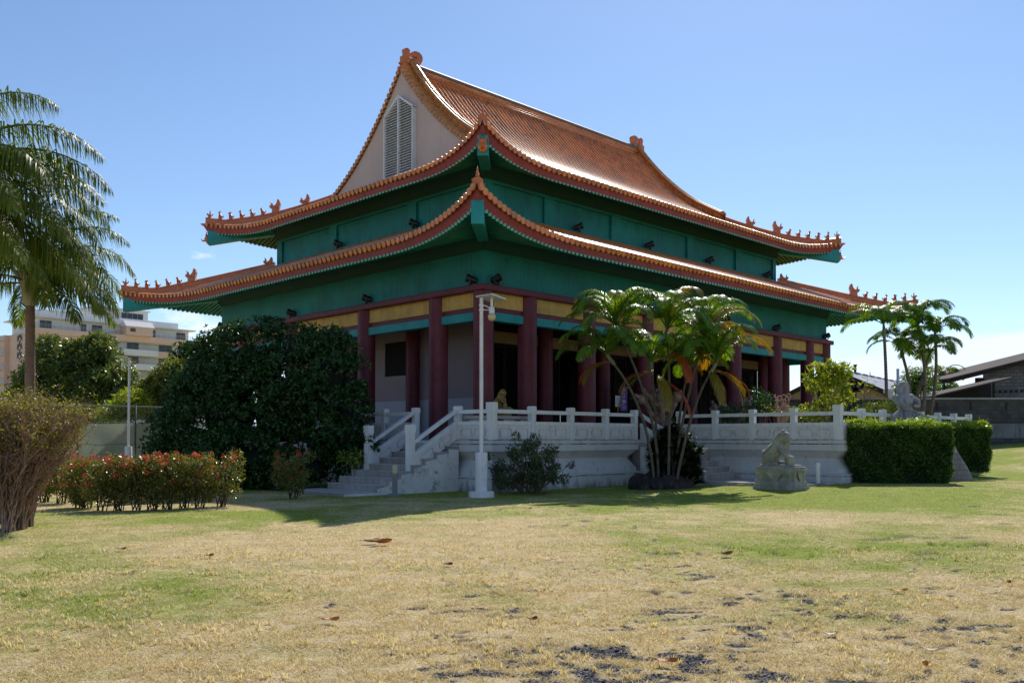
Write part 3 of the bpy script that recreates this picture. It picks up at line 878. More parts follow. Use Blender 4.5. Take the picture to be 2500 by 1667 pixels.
pm = MB(); pm.box(-.085,-.085,0,.085,.085,.80); pm.box(-.10,-.10,.80,.10,.10,.97); pm.prism([(-.085,-.085),(.085,-.085),(.085,.085),(-.085,.085)],.97,.985)
POST = mesh_of('post', pm, WHITE2); 
pm = MB(); pm.box(-.105,-.105,0,.105,.105,.86); pm.box(-.12,-.12,.86,.12,.12,1.06)
POSTC = mesh_of('post', pm, WHITE2)
def balustrade(label, pts, big=(), posts=None, skip_first=False):
    """white railing through the post positions pts, standing on the terrace edge"""
    t = thing('balustrade', label, 'balustrade', (pts[0][0],pts[0][1],TZ), 'B')
    for i, p in enumerate(pts):
        if skip_first and i == 0: continue
        o = put('post', POSTC if i in big else POST, t, (p[0],p[1],TZ)); 
    for i in range(len(pts)-1):
        a, b = Vector(pts[i]), Vector(pts[i+1]); L = (b-a).length; d = (b-a)/L; nrm = Vector((d.y,-d.x))
        def pt(s, o, z): q = a+d*s+nrm*o; return (q.x,q.y,z)
        s0 = .105 if i in big else .085; s1 = L-(.105 if i+1 in big else .085)
        def bar(o, z0, z1, name, mat):
            mb = MB(); mb.hexa([pt(s0,-o,z0),pt(s1,-o,z0),pt(s1,o,z0),pt(s0,o,z0),pt(s0,-o,z1),pt(s1,-o,z1),pt(s1,o,z1),pt(s0,o,z1)]); return part(name, mb, mat, t)
        bar(.055, TZ+.755, TZ+.865, 'top_rail', WHITE2)
        bar(.065, TZ+.42, TZ+.53, 'mid_rail', WHITE2)
        pn = bar(.045, TZ+.003, TZ+.418, 'panel', WHITE3)
        mb = MB(); m = (s1+s0)/2
        for cs in (s0+(s1-s0)*.27, s0+(s1-s0)*.73):
            octagon_panel(mb, lambda x, z, o, cs=cs: pt(cs+x, .0455+o, TZ+.21+z), min(.5,(s1-s0)*.36), .24, .05)
        mb.hexa([pt(s0,.0455,TZ+.02),pt(s1,.0455,TZ+.02),pt(s1,.056,TZ+.02),pt(s0,.056,TZ+.02),pt(s0,.0455,TZ+.035),pt(s1,.0455,TZ+.035),pt(s1,.056,TZ+.035),pt(s0,.056,TZ+.035)])
        part('panel_moulding', mb, MOULD, pn)
    return t
E_ = .10
front = [(-2+E_+.015,-2.5+E_+.015)]+[(x,-2.5+E_) for x in (-.27,1.45,3.14,4.75-E_)]
balustrade('white balustrade along the front edge from the near terrace corner to the palm clump', front, big=(0,))
balustrade('short white balustrade between the left stair and the near terrace corner', [(-2+E_,-.95),(-2+E_+.015,-2.5+E_+.03)], big=())
left = [(-2+E_,v) for v in (TW+2.4, 17.9,15.9,13.9,11.9,9.9,7.9,6.2,4.4,2.6,1.02)]
balustrade('white balustrade along the gable side, mostly behind the dark tree', left)
side = [(PU+E_,v) for v in (-2.62,-4.06,-5.48,-6.93)]+[(PU+E_+.02,PV+E_+.02)]
balustrade('white balustrade on the long side wall of the forecourt, behind the stone lion', side, big=(4,))
fr2 = [(PU+E_+.04,PV+E_)]+[(PU+E_+1.6*k,PV+E_) for k in range(1,8)]
balustrade('white balustrade on the front edge of the forecourt, above the clipped hedge', fr2, skip_first=True)

# ---- stairs
def handrail(parent, a0, a1, z0, z1, fix, along, hpost_lo, side):
    """sloping parapet from lower end a0 to upper end a1; along 'u' or 'v', fix = the other coordinate"""
    def P(a, o, z): return (a, fix+o, z) if along == 'u' else (fix+o, a, z)
    def bar(d0, d1, o, name, mat, b0=0, b1=0):
        mb = MB(); mb.hexa([P(a0,-o,z0+d0),P(a1,-o,z1+d0),P(a1,o,z1+d0),P(a0,o,z0+d0),P(a0,-o,z0+d1),P(a1,-o,z1+d1),P(a1,o,z1+d1),P(a0,o,z0+d1)]); return part(name, mb, mat, parent)
    bar(.80,.91,.055,'top_rail',WHITE2); bar(.45,.56,.065,'mid_rail',WHITE2); pn = bar(.03,.448,.045,'panel',WHITE3)
    mb = MB(); sl = (z1-z0)/(a1-a0)
    for f in (.28,.72):
        ca = a0+(a1-a0)*f; cz = z0+(z1-z0)*f+.24
        for sg in (-1,1):
            octagon_panel(mb, lambda x, z, o: P(ca+x, sg*(.0455+o), cz+z+x*sl), .46, .22, .05)
    part('panel_moulding', mb, MOULD, pn)
# left stair: descends toward -u from the gable side edge
st = thing('staircase', 'tiled staircase with sloping white parapets and peeling side wall left of the lamp post', 'stairs', (-2.0,.03,0), 'B')
zs_ = [1.32,1.14,.965,.79,.615,.44,.265,.10]; us = [-2.0,-2.43,-2.86,-3.29,-3.72,-4.15,-4.55,-4.95]
ue = us[1:]+[-6.0]
for k, z in enumerate(zs_):
    lo_v, hi_v = (-1.12,1.22) if k < 7 else (-1.12,1.5)
    mb = MB(); mb.box(ue[k],lo_v+.001,-.3,us[k],hi_v,z-.022); part('riser', mb, STEP, st)
    mb = MB(); mb.box(ue[k]-.018,lo_v-.004,z-.022,us[k],hi_v+.004,z); part('tread', mb, SLAB, st, bev=.006)
mb = MB()                                         # stepped side wall in peeling paint
pl = [(-2.02,-.3)]+[(ue[-1],-.3)]
pts = [(-2.055,-.3),(-2.055,1.20)]
for k in range(1, 8): pts += [(us[k]+.02, zs_[k-1]-.10),(us[k]+.02, zs_[k]-.03)]
pts += [(-5.99, .072),(-5.99,-.3)]
mb.extr([(u,-1.16,z) for u, z in pts], (0,.034,0)); part('stair_side_wall', mb, PEEL, st)
for v in (-.95, 1.02):
    put('post', POSTC, st, (-3.67,v,.615), sc=(.92,.92,1.22))
    handrail(st, -3.56, -1.99, .56, 1.47, v, 'u', 0, 0)
# right stair: descends toward -v beside the forecourt wall
st = thing('staircase', 'tiled staircase beside the forecourt wall, between the palm clump and the stone lion', 'stairs', (5.8,-2.5,0), 'B')
zs2 = [1.32,1.14,.96,.78,.60,.42]; vs = [-2.2,-2.95,-3.36,-3.77,-4.18,-4.62]; ve = vs[1:]+[-5.06]
for k, z in enumerate(zs2):
    mb = MB(); mb.box(4.80,ve[k],-.1,PU+.25,vs[k],z-.022); part('riser', mb, STEP2, st)
    mb = MB(); mb.box(4.795,ve[k]-.018,z-.022,PU+.26,vs[k],z); part('tread', mb, SLAB, st, bev=.006)
pts = [(-2.56,-.1),(-2.56,1.25)]
for k in range(1, 6): pts += [(vs[k]+.02, zs2[k-1]-.08),(vs[k]+.02, zs2[k]-.03)]
pts += [(-5.07,.385),(-5.07,-.1)]
mb = MB(); mb.extr([(4.76,v,z) for v, z in pts], (.034,0,0)); part('stair_side_wall', mb, PEEL, st)
put('post', POSTC, st, (4.98,-3.75,.78), sc=(.92,.92,1.22)); handrail(st, -3.64, -2.42, .78, 1.47, 4.98, 'v', 0, 0)
mb = MB(); mb.box(4.72,-8.40,-.3,PU+.06,-5.09,.20); 
single('landing_slab', 'low grey concrete landing slab in front of the right stair, behind the stone lion', 'slab', mb, SLAB, (5.8,-6.8,0), 'B', bev=.01)

# ------------------------------------------------------------------ things on the terrace
# gilded lion by the corner column
def lion_parts(mb, full=True):
    """seated guardian lion facing +x, about 1 m tall, origin under its middle"""
    mb.ell((-.30,0,.12),(.24,.22,.13)); mb.ell((-.27,.14,.20),(.20,.10,.19)); mb.ell((-.27,-.14,.20),(.20,.10,.19))
    for sd in (-1,1): mb.tube([(-.16,.2*sd,.06),(.02,.21*sd,.05)],[.07,.06],8); mb.ell((.03,.21*sd,.045),(.07,.06,.045))
    mb.tube([(-.33,0,.25),(-.16,0,.40),(.02,0,.54),(.10,0,.66)],[.21,.22,.215,.17],14)
    mb.ell((.12,0,.52),(.15,.19,.17)); mb.ell((.15,0,.42),(.10,.15,.12))
    mb.tube([(.12,.13,.52),(.17,.15,.30),(.18,.15,.06)],[.105,.08,.07],10); mb.ell((.23,.15,.05),(.11,.085,.055))
    mb.tube([(.12,-.13,.52),(.26,-.15,.36),(.40,-.13,.25)],[.105,.08,.07],10); mb.ell((.45,-.13,.235),(.08,.07,.05))
    mb.ell((.48,-.12,.11),(.115,.115,.12),None,10,8,.08); mb.ell((.50,-.12,.23),(.07,.08,.05))
    mb.ell((.17,0,.80),(.185,.17,.18)); mb.ell((.27,0,.87),(.10,.12,.08)); mb.ell((.33,0,.765),(.12,.11,.065)); mb.ell((.385,0,.79),(.05,.06,.04)); mb.ell((.30,0,.665),(.09,.085,.045))
    for sd in (-1,1):
        mb.ell((.30,.075*sd,.845),(.05,.045,.04)); mb.ell((.12,.16*sd,.86),(.05,.03,.05)); mb.ell((.26,.10*sd,.72),(.06,.03,.06))
    mb.ell((.27,0,.60),(.06,.07,.09))
    for ring_, (rr, n) in enumerate(((.19,9),(.20,10),(.185,9),(.15,7))):
        xx = .17-.075*ring_*1.15; zz = .82-.075*ring_
        for k in range(n):
            a = PI*(-.12+1.24*k/(n-1)); mb.ell((xx+random.uniform(-.01,.01), math.cos(a)*rr*.95, zz+math.sin(a)*rr*.85),(.055,.055,.055),None,8,6)
    mb.tube([(-.46,0,.12),(-.53,0,.28),(-.50,0,.42)],[.06,.07,.025],8)
    for k in range(3): mb.ell((-.51,.05*(k-1),.34+.03*k),(.05,.05,.07))
    mb.box(-.52,-.25,-.06,.60,.25,.012)
def remesh(o, vox, sm=1, rough=0.0):
    m = o.modifiers.new('merge','REMESH'); m.mode = 'VOXEL'; m.voxel_size = vox; m.use_smooth_shade = True
    if sm: s = o.modifiers.new('soften','SMOOTH'); s.iterations = sm; s.factor = .5
    if rough:
        tx = bpy.data.textures.new('stone grain','CLOUDS'); tx.noise_scale = .06
        d = o.modifiers.new('grain','DISPLACE'); d.texture = tx; d.strength = rough; d.mid_level = .5; d.texture_coords = 'LOCAL'
gl = thing('gilded_lion', 'small gilded lion on a block beside the near corner column', 'statue', (-.05,-.85,TZ), 'B')
mb = MB(); lion_parts(mb); me = mesh_of('lion_figure', mb, GOLD, True); o = put('lion_figure', me, gl, (-.05,-.85,TZ+1.0), -PI/2, .55); remesh(o, .03)
mb = MB(); mb.box(-.22,-1.17,TZ,.12,-.53,TZ+.86); mb.box(-.25,-1.20,TZ+.86,.15,-.50,TZ+.97); part('pedestal', mb, GOLD, gl, bev=.02)
t = thing('stone_table', 'low white stone table on blocks behind the railing by the lamp post', 'table', (-1.0,-1.5,TZ), 'B')
mb = MB(); mb.box(-1.75,-2.0,TZ+.60,.35,-1.0,TZ+.70); part('table_top', mb, SLAB, t, bev=.02)
for u in (-1.65,-.95,-.25): mb = MB(); mb.box(u,-1.9,TZ,u+.5,-1.15,TZ+.6); part('block_leg', mb, WHITE2, t, bev=.02)

def poster(label, u, v, z, w, h, kind):
    t = thing('poster', label, 'poster', (u,v,z), 'B')
    mb = MB(); mb.box(u-w/2,v-.012,z-h/2,u+w/2,v,z+h/2)
    part('sheet', mb, mat_paint('violet printed sheet',(.26,.12,.42),.5,.1,3) if kind else WHITE2, t)
    mb = MB(); y = v-.016
    if kind:
        for x0,z0,x1,z1 in ((-.30,.05,.10,.10),(-.30,.10,-.20,.42),(0,.10,.10,.42),(-.20,.36,0,.42),(-.16,.18,-.04,.30),(-.28,-.16,.26,-.03),(-.28,-.24,.05,-.20)):
            mb.box(u+x0*w,y,z+z0*h,u+x1*w,y+.003,z+z1*h)
        part('print', mb, mat_paint('pale print',(.62,.58,.72),.5,.1,3), t)
        mb = MB(); mb.box(u-.25*w,y,z-.40*h,u+.3*w,y+.003,z-.28*h); part('print', mb, mat_paint('blue print',(.28,.42,.62),.5,.1,3), t)
    else:
        for k in range(6): mb.box(u-.38*w,y,z+(.32-.12*k)*h,u+(.36-.1*(k%3))*w,y+.003,z+(.345-.12*k)*h)
        part('print', mb, GREYM, t)
poster('white sheet of paper with faint print on the dark door post', 7.72, .75, 2.95, .30, .42, 0)
poster('violet poster with pale figure on the dark doors, beside the white sheet', 8.10, .75, 3.05, .42, .95, 1)
poster('violet poster seen behind the middle palm stem', 10.35, .75, 3.05, .42, .9, 1)
mb = MB()
for u in (7.9,10.35): mb.box(u-.45,.755,TZ,u+.45,.80,3.62)
for u, lab in ((7.9,'tall dark notice board behind the left palm stems'),(10.35,'tall dark notice board behind the middle palm stem')):
    mb = MB(); mb.box(u-.42,.753,TZ,u+.42,.80,3.62); mb.box(u-.47,.70,TZ,u-.42,.82,3.70); mb.box(u+.42,.70,TZ,u+.47,.82,3.70); mb.box(u-.47,.70,3.62,u+.47,.82,3.70)
    single('notice_board', lab, 'board', mb, WOOD, (u,.78,TZ), 'B')

# root carvings that stand in front of the doors
ROOT = mat_paint('polished driftwood', (.30,.19,.12), .55, .35, 5, .4, 26, (.09,.05,.03), .7)
def root_carving(label, u, v, h, seed, lean, mat):
    rnd = random.Random(seed); mb = MB()
    for k in range(9):
        p = Vector((u+rnd.uniform(-.25,.25), v+rnd.uniform(-.2,.2), TZ-.02)); pts = [p]; rad = []
        d = Vector((rnd.uniform(-.4,.4)+lean, rnd.uniform(-.3,.3), 1)).normalized()
        for j in range(7):
            p = p+d*(h/7)*rnd.uniform(.8,1.15); d = (d+Vector((rnd.uniform(-.6,.6),rnd.uniform(-.5,.5),rnd.uniform(-.1,.3)))).normalized(); pts.append(p)
        rad = [.17-.018*j*rnd.uniform(.7,1.1) for j in range(8)]
        mb.tube(pts, rad, 8)
        mb.ell(pts[-2], rnd.uniform(.09,.2), None, 9, 6, .15)
    o = single('root_carving', label, 'sculpture', mb, mat, (u,v,TZ), 'B', smooth_=True); remesh(o, .035, 1, .05)
root_carving('twisted pale brown root carving behind the middle of the palm clump', 8.9, -.6, 2.2, 3, -.1, ROOT)
root_carving('leaning brown root carving to the right of the palm clump, behind the railing', 14.1, -.8, 2.1, 9, -.35, ROOT)
# incense burner with a little pagoda roof
BRONZE = mat_paint('dark matt bronze', (.012,.012,.011), .8, .2, 5, .05, 30, spec=.15)
B = (12.45, 33.0); t = thing('incense_burner', 'dark bronze incense burner with a small upturned pagoda roof', 'incense burner', (B[0],B[1],TZ))
bz = TZ; inc = []
mb = MB(); mb.lathe([(.22,0),(.26,.05),(.16,.14),(.16,.3),(.40,.55),(.44,.75),(.40,.86),(.44,.9)],16,(B[0],B[1],bz)); mb.xform(lambda p: Vector((B[0]+(p.x-B[0])*.6,B[1]+(p.y-B[1])*.6,p.z))); part('bowl', mb, BLACK, t, 'auto')
for k in range(4):
    a = PI/4+k*PI/2; mb = MB(); mb.tube([(B[0]+.26*math.cos(a),B[1]+.26*math.sin(a),bz+.86),(B[0]+.26*math.cos(a),B[1]+.26*math.sin(a),bz+1.86)],.035,8); mb.xform(lambda p: Vector((B[0]+(p.x-B[0])*.6,B[1]+(p.y-B[1])*.6,p.z))); part('post', mb, BRONZE, t)
mb = MB(); rows = []
for j in range(9):
    f = j/8; r = .05+.53*f**.8; row = []
    for k in range(32):
        a = 2*PI*k/32; up = .11*abs(math.cos(2*a))**3*f**2; rr = r*(1+.22*abs(math.cos(2*a))**2*f)
        row.append((B[0]+rr*math.cos(a+PI/4*0), B[1]+rr*math.sin(a), bz+2.22-.36*f**.7+up))
    rows.append(row)
mb.grid(rows, True); mb.lathe([(.5,1.80),(.54,1.84),(.1,1.9)],16,(B[0],B[1],bz)); mb.lathe([(.05,2.2),(.09,2.27),(.05,2.33),(.07,2.4),(.01,2.52)],10,(B[0],B[1],bz))
for k in range(4):
    a = k*PI/2; mb.tube([(B[0]+.5*math.cos(a),B[1]+.5*math.sin(a),bz+1.98),(B[0]+.74*math.cos(a),B[1]+.74*math.sin(a),bz+2.02),(B[0]+.80*math.cos(a),B[1]+.80*math.sin(a),bz+2.15)],[.05,.045,.02],6)
mb.xform(lambda p: Vector((B[0]+(p.x-B[0])*.6,B[1]+(p.y-B[1])*.6,p.z-.06))); part('pagoda_roof', mb, BRONZE, t, 'auto')

# ------------------------------------------------------------------ stone lion on its pedestal
LX, LY = 7.55, 25.35; lz = ground_z(LX, LY); LR = ANG-PI/2-.08
pd = MB()
def oct_ring(w, d, z): return (w, d, z)
lay = [(.0,.82,1.60),(.10,.82,1.60),(.10,.74,1.50),(.22,.74,1.50),(.26,.64,1.42),(.34,.60,1.38),(.42,.66,1.44),(.50,.74,1.52),(.57,.78,1.56),(.57,.70,1.46),(.635,.70,1.46)]
rows = [[(-d/2,-w/2,z),(d/2,-w/2,z),(d/2,w/2,z),(-d/2,w/2,z)] for z, w, d in [(l[0]-.03*(l[0]==0),l[1]*.86,l[2]*.86) for l in lay]]
pd.grid(rows, True); n = len(pd.v); pd.f.append((n-4,n-3,n-2,n-1))
for sd in (-1,1):                                       # carved cloth triangles on the long and short faces
    pd.extr([(-.30,sd*.318,.49),(.30,sd*.318,.49),(0,sd*.285,.14)],(0,sd*.018,0))
    pd.extr([(sd*.655,-.22,.49),(sd*.655,.22,.49),(sd*.625,0,.14)],(sd*.018,0,0))
Rm = Matrix.Rotation(LR,3,'Z'); pd.xform(lambda p: Rm @ p + Vector((LX,LY,lz)))
o = single('lion_pedestal', 'mossy carved stone pedestal under the seated stone lion', 'pedestal', pd, STONE, (LX,LY,lz), bev=.012)
mb = MB(); lion_parts(mb); mb.xform(lambda p: Rm @ (p*.97) + Vector((LX-.06*math.cos(LR),LY-.06*math.sin(LR),lz+.675)))
o = single('stone_lion', 'weathered stone guardian lion seated with one paw on a ball, facing right', 'statue', mb, STONE, (LX,LY,lz+.64), smooth_=True); remesh(o, .016, 1, .012)

# ------------------------------------------------------------------ warrior statue with a halberd above the hedge
WX, WY = 13.15, 30.0
def wq(x, y, d=0.0):                                     # sketch pixels of the statue -> metres (x to the right, d toward the viewer)
    return (WX+(x-740)*.001565, WY-d, 3.44-(y-345)*.001565)
mb = MB()
mb.ell(wq(668,425,.02),(.135,.15,.125)); mb.ell(wq(712,470,.05),(.095,.11,.14)); mb.tube([wq(755,450,.06),wq(772,490,.06),wq(752,500,.06)],[.02,.032,.02],6); mb.ell(wq(735,438,.08),(.05,.08,.025))       # hood, face, nose
mb.tube([wq(645,430,.0),wq(612,520,-.02),wq(600,610,-.02)],[.115,.10,.13],10)                                                   # cloth of the hood down the neck
mb.tube([wq(720,520,.06),wq(715,610,.10),wq(740,680,.13)],[.10,.09,.03],8)                                                    # beard
mb.ell(wq(695,395,.0),(.12,.15,.06))
mb.tube([wq(690,600),wq(700,740),wq(720,900),wq(720,985)],[.14,.23,.20,.21],14)                                              # torso
mb.ell(wq(590,700,.06),(.15,.17,.13)); mb.ell(wq(830,700,-.02),(.12,.17,.13)); mb.ell(wq(740,780,.14),(.16,.10,.13))
mb.tube([wq(560,700,.10),wq(450,700,.12),wq(425,650,.12)],[.10,.09,.05],10); mb.tube([wq(450,710,.14),wq(470,800,.18),wq(540,860,.26)],[.09,.075,.07],8)                                # near upper arm, elbow drawn back
mb.tube([wq(520,730,.22),wq(560,850,.30),wq(640,960,.34),wq(700,955,.36)],[.09,.085,.07,.05],10)                            # near forearm to the shaft
for k in range(5): mb.tube([wq(690+10*k,930-3*k,.38),wq(706+9*k,950,.42),wq(698+9*k,972,.38)],[.017,.018,.014],6)            # fingers closed round it
mb.tube([wq(870,720,.0),wq(965,780,.05),wq(935,880,.20),wq(850,890,.26)],[.10,.085,.065,.05],10); mb.ell(wq(830,880,.28),(.06,.05,.06))
mb.tube([wq(720,975),wq(715,1010)],[.235,.235],14)                                                                             # belt
mb.tube([wq(715,1000),wq(700,1130),wq(690,1330),wq(690,1700)],[.22,.34,.44,.50],16)                                         # skirt of the robe
mb.tube([wq(560,1010,.1),wq(470,1130,.12),wq(420,1200,.1)],[.10,.14,.10],10); mb.tube([wq(860,1060,.12),wq(960,1150,.15),wq(1060,1230,.12)],[.14,.15,.10],10)
for x in (560,640,720,800,870): mb.tube([wq(x,1010,.22),wq(x+(x-715)*.25,1250,.40),wq(x+(x-715)*.35,1650,.45)],[.03,.06,.08],8)
st_ = thing('warrior_statue', 'grey stone statue of a bearded warrior holding a long halberd, behind the clipped hedge', 'statue', (WX,WY,1.2))
o = part('figure', mb, STONE2, st_, True); remesh(o, .014, 0, .01)
mb = MB(); mb.tube([wq(265,745,.44),wq(500,850,.42),wq(860,1025,.40),wq(905,1050,.40)],.022,8); part('halberd_shaft', mb, STONE2, st_, True)
mb = MB(); mb.extr([wq(905,1035,.42),wq(1060,1090,.42),wq(1190,1160,.42),wq(1258,1208,.42),wq(1200,1212,.42),wq(1080,1160,.42),wq(980,1110,.42),wq(900,1068,.42)],(0,.04,0)); mb.ell(wq(905,1050,.40),(.05,.05,.05)); part('halberd_blade', mb, STONE2, st_, bev=.008)
# its base of fitted stones
COB = mat_bricks('fitted stone facing', (.22,.19,.165), (.30,.255,.22), (.15,.135,.12), .26, .17, .9, 'xz', .012)
mb = MB(); rows = []
for z, r in ((-.2,1.25),(.15,1.2),(.6,1.05),(1.0,.85),(1.25,.75)):
    rows.append([(WX+.65+1.15*r*math.cos(2*PI*k/20)*(1+.04*math.sin(5*k)), WY+r*math.sin(2*PI*k/20)*(1+.05*math.sin(3*k)), z) for k in range(20)])
mb.grid(rows, True); n = len(mb.v); mb.f.append(tuple(n-20+k for k in range(20)))
single('statue_base', 'round sloping base of fitted stones under the warrior statue, seen between the two hedges', 'pedestal', mb, COB, (WX,WY,0), smooth_=True)

# ------------------------------------------------------------------ lamps
def solar_lamp(label, x, y, rz, panel_flip=1):
    z = ground_z(x, y); t = thing('solar_lamp_post', label, 'lamp post', (x,y,z))
    mb = MB(); mb.prism([(x+.34*math.cos(PI*k/4+.39+rz),y+.34*math.sin(PI*k/4+.39+rz)) for k in range(8)], z-.06, z+.155); part('footing', mb, WHITE2, t, bev=.012)
    mb = MB(); mb.lathe([(.16,.155),(.16,1.16),(.155,1.17),(.055,1.172)],24,(x,y,z)); part('base_cylinder', mb, WHITE2, t, 'auto')
    mb = MB(); mb.lathe([(.052,1.16),(.048,5.18),(.0485,5.2)],16,(x,y,z)); part('pole', mb, WHITE2, t, 'auto')
    k = panel_flip
    lx = x+.27*k
    mb = MB(); mb.tube([(x,y,z+4.98),(x+.10*k,y,z+5.0),(x+.18*k,y,z+4.95),(lx,y,z+4.93)],.014,6); mb.tube([(x,y,z+4.90),(x+.12*k,y,z+4.88),(lx,y,z+4.9)],.012,6)
    mb.box(x-.06,y-.06,z+4.86,x+.06,y+.06,z+4.90); mb.box(x-.06,y-.06,z+4.98,x+.06,y+.06,z+5.02); part('bracket', mb, WHITE2, t)
    mb = MB(); mb.lathe([(.05,4.78),(.075,4.80),(.075,4.90),(.06,4.96),(.035,4.98),(.035,5.18)],16,(lx,y,z)); part('lamp_neck', mb, WHITE2, t, 'auto')
    mb = MB(); mb.ell((lx,y,z+4.70),(.105,.105,.11),None,18,12); part('globe', mb, FROST, t, True)
    mb = MB(); w, d, th = .27, .30, .016
    q = Matrix.Rotation(rz+.5,3,'Z') @ Matrix.Rotation(R(9),3,'Y')
    vs = [q @ Vector((sx*w,sy*d,sz*th))+Vector((lx-.02,y,z+5.20)) for sz in (-1,1) for sx,sy in ((-1,-1),(1,-1),(1,1),(-1,1))]
    mb.hexa([tuple(p) for p in vs]); part('solar_panel', mb, mat_paint('panel frame '+label[:9],(.55,.56,.58),.35,.08,3), t, bev=.004)
    mb = MB(); vs = [q @ Vector((sx*w*.94,sy*d*.94,sz))+Vector((lx-.02,y,z+5.20)) for sz in (th+.001,th+.004) for sx,sy in ((-1,-1),(1,-1),(1,1),(-1,1))]
    mb.hexa([tuple(p) for p in vs]); part('solar_cells', mb, mat_paint('solar cells '+label[:9],(.02,.03,.07),.15,.1,8), t)
solar_lamp('tall white solar lamp post with a globe lamp, standing at the near terrace corner', -.80, 23.5, .3)
solar_lamp('distant white solar lamp post in front of the tennis court fence', -17.4, 40.9, .3, -1)
def bollard(label, x, y, h, body, head, r=.055):
    z = ground_z(x, y); t = thing('bollard_light', label, 'bollard light', (x,y,z))
    mb = MB(); mb.lathe([(r,.0),(r,h*.74)],14,(x,y,z)); part('post', mb, body, t, 'auto')
    mb = MB(); mb.lathe([(r*1.12,h*.74),(r*1.12,h*.97),(r*.9,h)],14,(x,y,z)); part('lamp_cap', mb, head, t, 'auto')
    mb = MB(); mb.box(x-.16,y-.16,z-.03,x+.16,y+.16,z+.06); part('footing', mb, GREYM, t)
bollard('grey bollard light with a cream top beside the left stair', -3.10, 23.9, .82, GREYM, FROST, .068)
bollard('white bollard light at the foot of the forecourt corner, left of the clipped hedge', 9.02, 26.6, .66, WHITE2, WHITE2, .062)
# ------------------------------------------------------------------ foliage tools
def leaf_mesh(name, P, D, Nn, Ln, Wd, var, mat, extra=None):
    """n leaves as folded quads: base point P, direction D, up normal Nn"""
    n = len(P)
    D = D/np.maximum(1e-9, np.linalg.norm(D, axis=1, keepdims=True))
    S = np.cross(D, Nn); S /= np.maximum(1e-9, np.linalg.norm(S, axis=1, keepdims=True))
    Nn = np.cross(S, D)
    mid = P+D*(Ln*.45)[:,None]
    V = np.empty((n,4,3))
    V[:,0] = P; V[:,1] = mid+S*(Wd/2)[:,None]+Nn*(Wd*.18)[:,None]; V[:,2] = P+D*Ln[:,None]-Nn*(Ln*.12)[:,None]; V[:,3] = mid-S*(Wd/2)[:,None]+Nn*(Wd*.18)[:,None]
    V = V.reshape(-1,3); F = np.arange(4*n, dtype=np.int32); vv = np.repeat(var,4)
    mats = [mat]; mi = np.zeros(n, np.int32)
    if extra is not None:                      # (vertices, quads or tris list, var, material): stems and flower parts in another slot
        pass
    me = bpy.data.meshes.new(name)
    me.vertices.add(len(V)); me.vertices.foreach_set('co', V.astype(np.float32).ravel())
    me.loops.add(4*n); me.loops.foreach_set('vertex_index', F)
    me.polygons.add(n); me.polygons.foreach_set('loop_start', np.arange(0,4*n,4,dtype=np.int32))
    at = me.attributes.new('var','FLOAT','POINT'); at.data.foreach_set('value', vv.astype(np.float32))
    me.materials.append(mat)
    me.update(calc_edges=True); me.validate()
    return me
def unit(n, rng=RNG):
    v = rng.normal(size=(n,3)); return v/np.linalg.norm(v,axis=1,keepdims=True)
def clump_leaves(clumps, per, ln, wd, rng=RNG, droop=.2, shell=.55, vlo=0., vhi=1., rosette=0, up=.3):
    """leaves spread through the outer part of each clump (centre, radii); the lower inner ones are darker"""
    Ps, Ds, Ns, Ls, Ws, Vs = [],[],[],[],[],[]
    for c, r in clumps:
        r = np.array(r if hasattr(r,'__len__') else (r,r,r)); c = np.array(c)
        n = max(4, int(per*(r[0]*r[1]*r[2])**(2/3)))
        if rosette:
            m = max(1, n//rosette); dd = unit(m, rng); dd[:,2] = np.where(dd[:,2] < -.5, -dd[:,2], dd[:,2])
            rad = shell+(1-shell)*rng.random(m)**.6
            tip = np.repeat(dd*rad[:,None]*r, rosette, 0)+c; od = np.repeat(dd, rosette, 0); n = len(tip)
            d = od*.55+unit(n, rng)*.9; p = tip; rr = np.repeat(rad, rosette)
        else:
            dd = unit(n, rng); rr = shell+(1-shell)*rng.random(n)**.6
            p = c+dd*rr[:,None]*r; d = dd*.7+unit(n, rng)*.8; od = dd
        d[:,2] -= droop
        nn = od*.6+unit(n, rng)*.7; nn[:,2] += up
        Ps.append(p); Ds.append(d); Ns.append(nn)
        Ls.append(ln*rng.uniform(.65,1.25,n)); Ws.append(wd*rng.uniform(.7,1.2,n))
        cl = rng.uniform(-.12,.12)
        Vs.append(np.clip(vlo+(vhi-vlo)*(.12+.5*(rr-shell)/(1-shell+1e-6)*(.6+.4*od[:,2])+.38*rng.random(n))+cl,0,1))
    return [np.concatenate(x) for x in (Ps,Ds,Ns,Ls,Ws,Vs)]
def leaves_obj(name, A, mat, parent):
    o_ = ORG[root_of(parent).name]
    me = leaf_mesh(name, A[0]-np.array(o_), A[1], A[2], A[3], A[4], A[5], mat)
    o = bpy.data.objects.new(name, me); COL.objects.link(o); o.parent = parent; return o
def crown_clumps(mains, n, rmin, rmax, rng=RNG, low=-.55):
    """small clumps over the surface of a few big ellipsoids"""
    out = []
    tot = sum((m[1][0]*m[1][2]) for m in mains)
    for c, r in mains:
        k = int(n*3.4*r[0]*r[2]/tot)
        for _ in range(k):
            d = unit(1, rng)[0]
            while d[2] < low: d = unit(1, rng)[0]
            if d[1] > .3 and rng.random() < .6: continue
            q = rng.uniform(.80,1.03); s = rng.uniform(rmin,rmax)
            pc = np.array(c)+d*np.array(r)*q
            if any(m is not None and np.sum(((pc-np.array(mc))/np.array(mr))**2) < .55 for m, (mc, mr) in enumerate(mains)): continue
            out.append((np.array(c)+d*np.array(r)*q, (s*rng.uniform(.85,1.25),s*rng.uniform(.85,1.25),s*rng.uniform(.65,.95))))
    return out
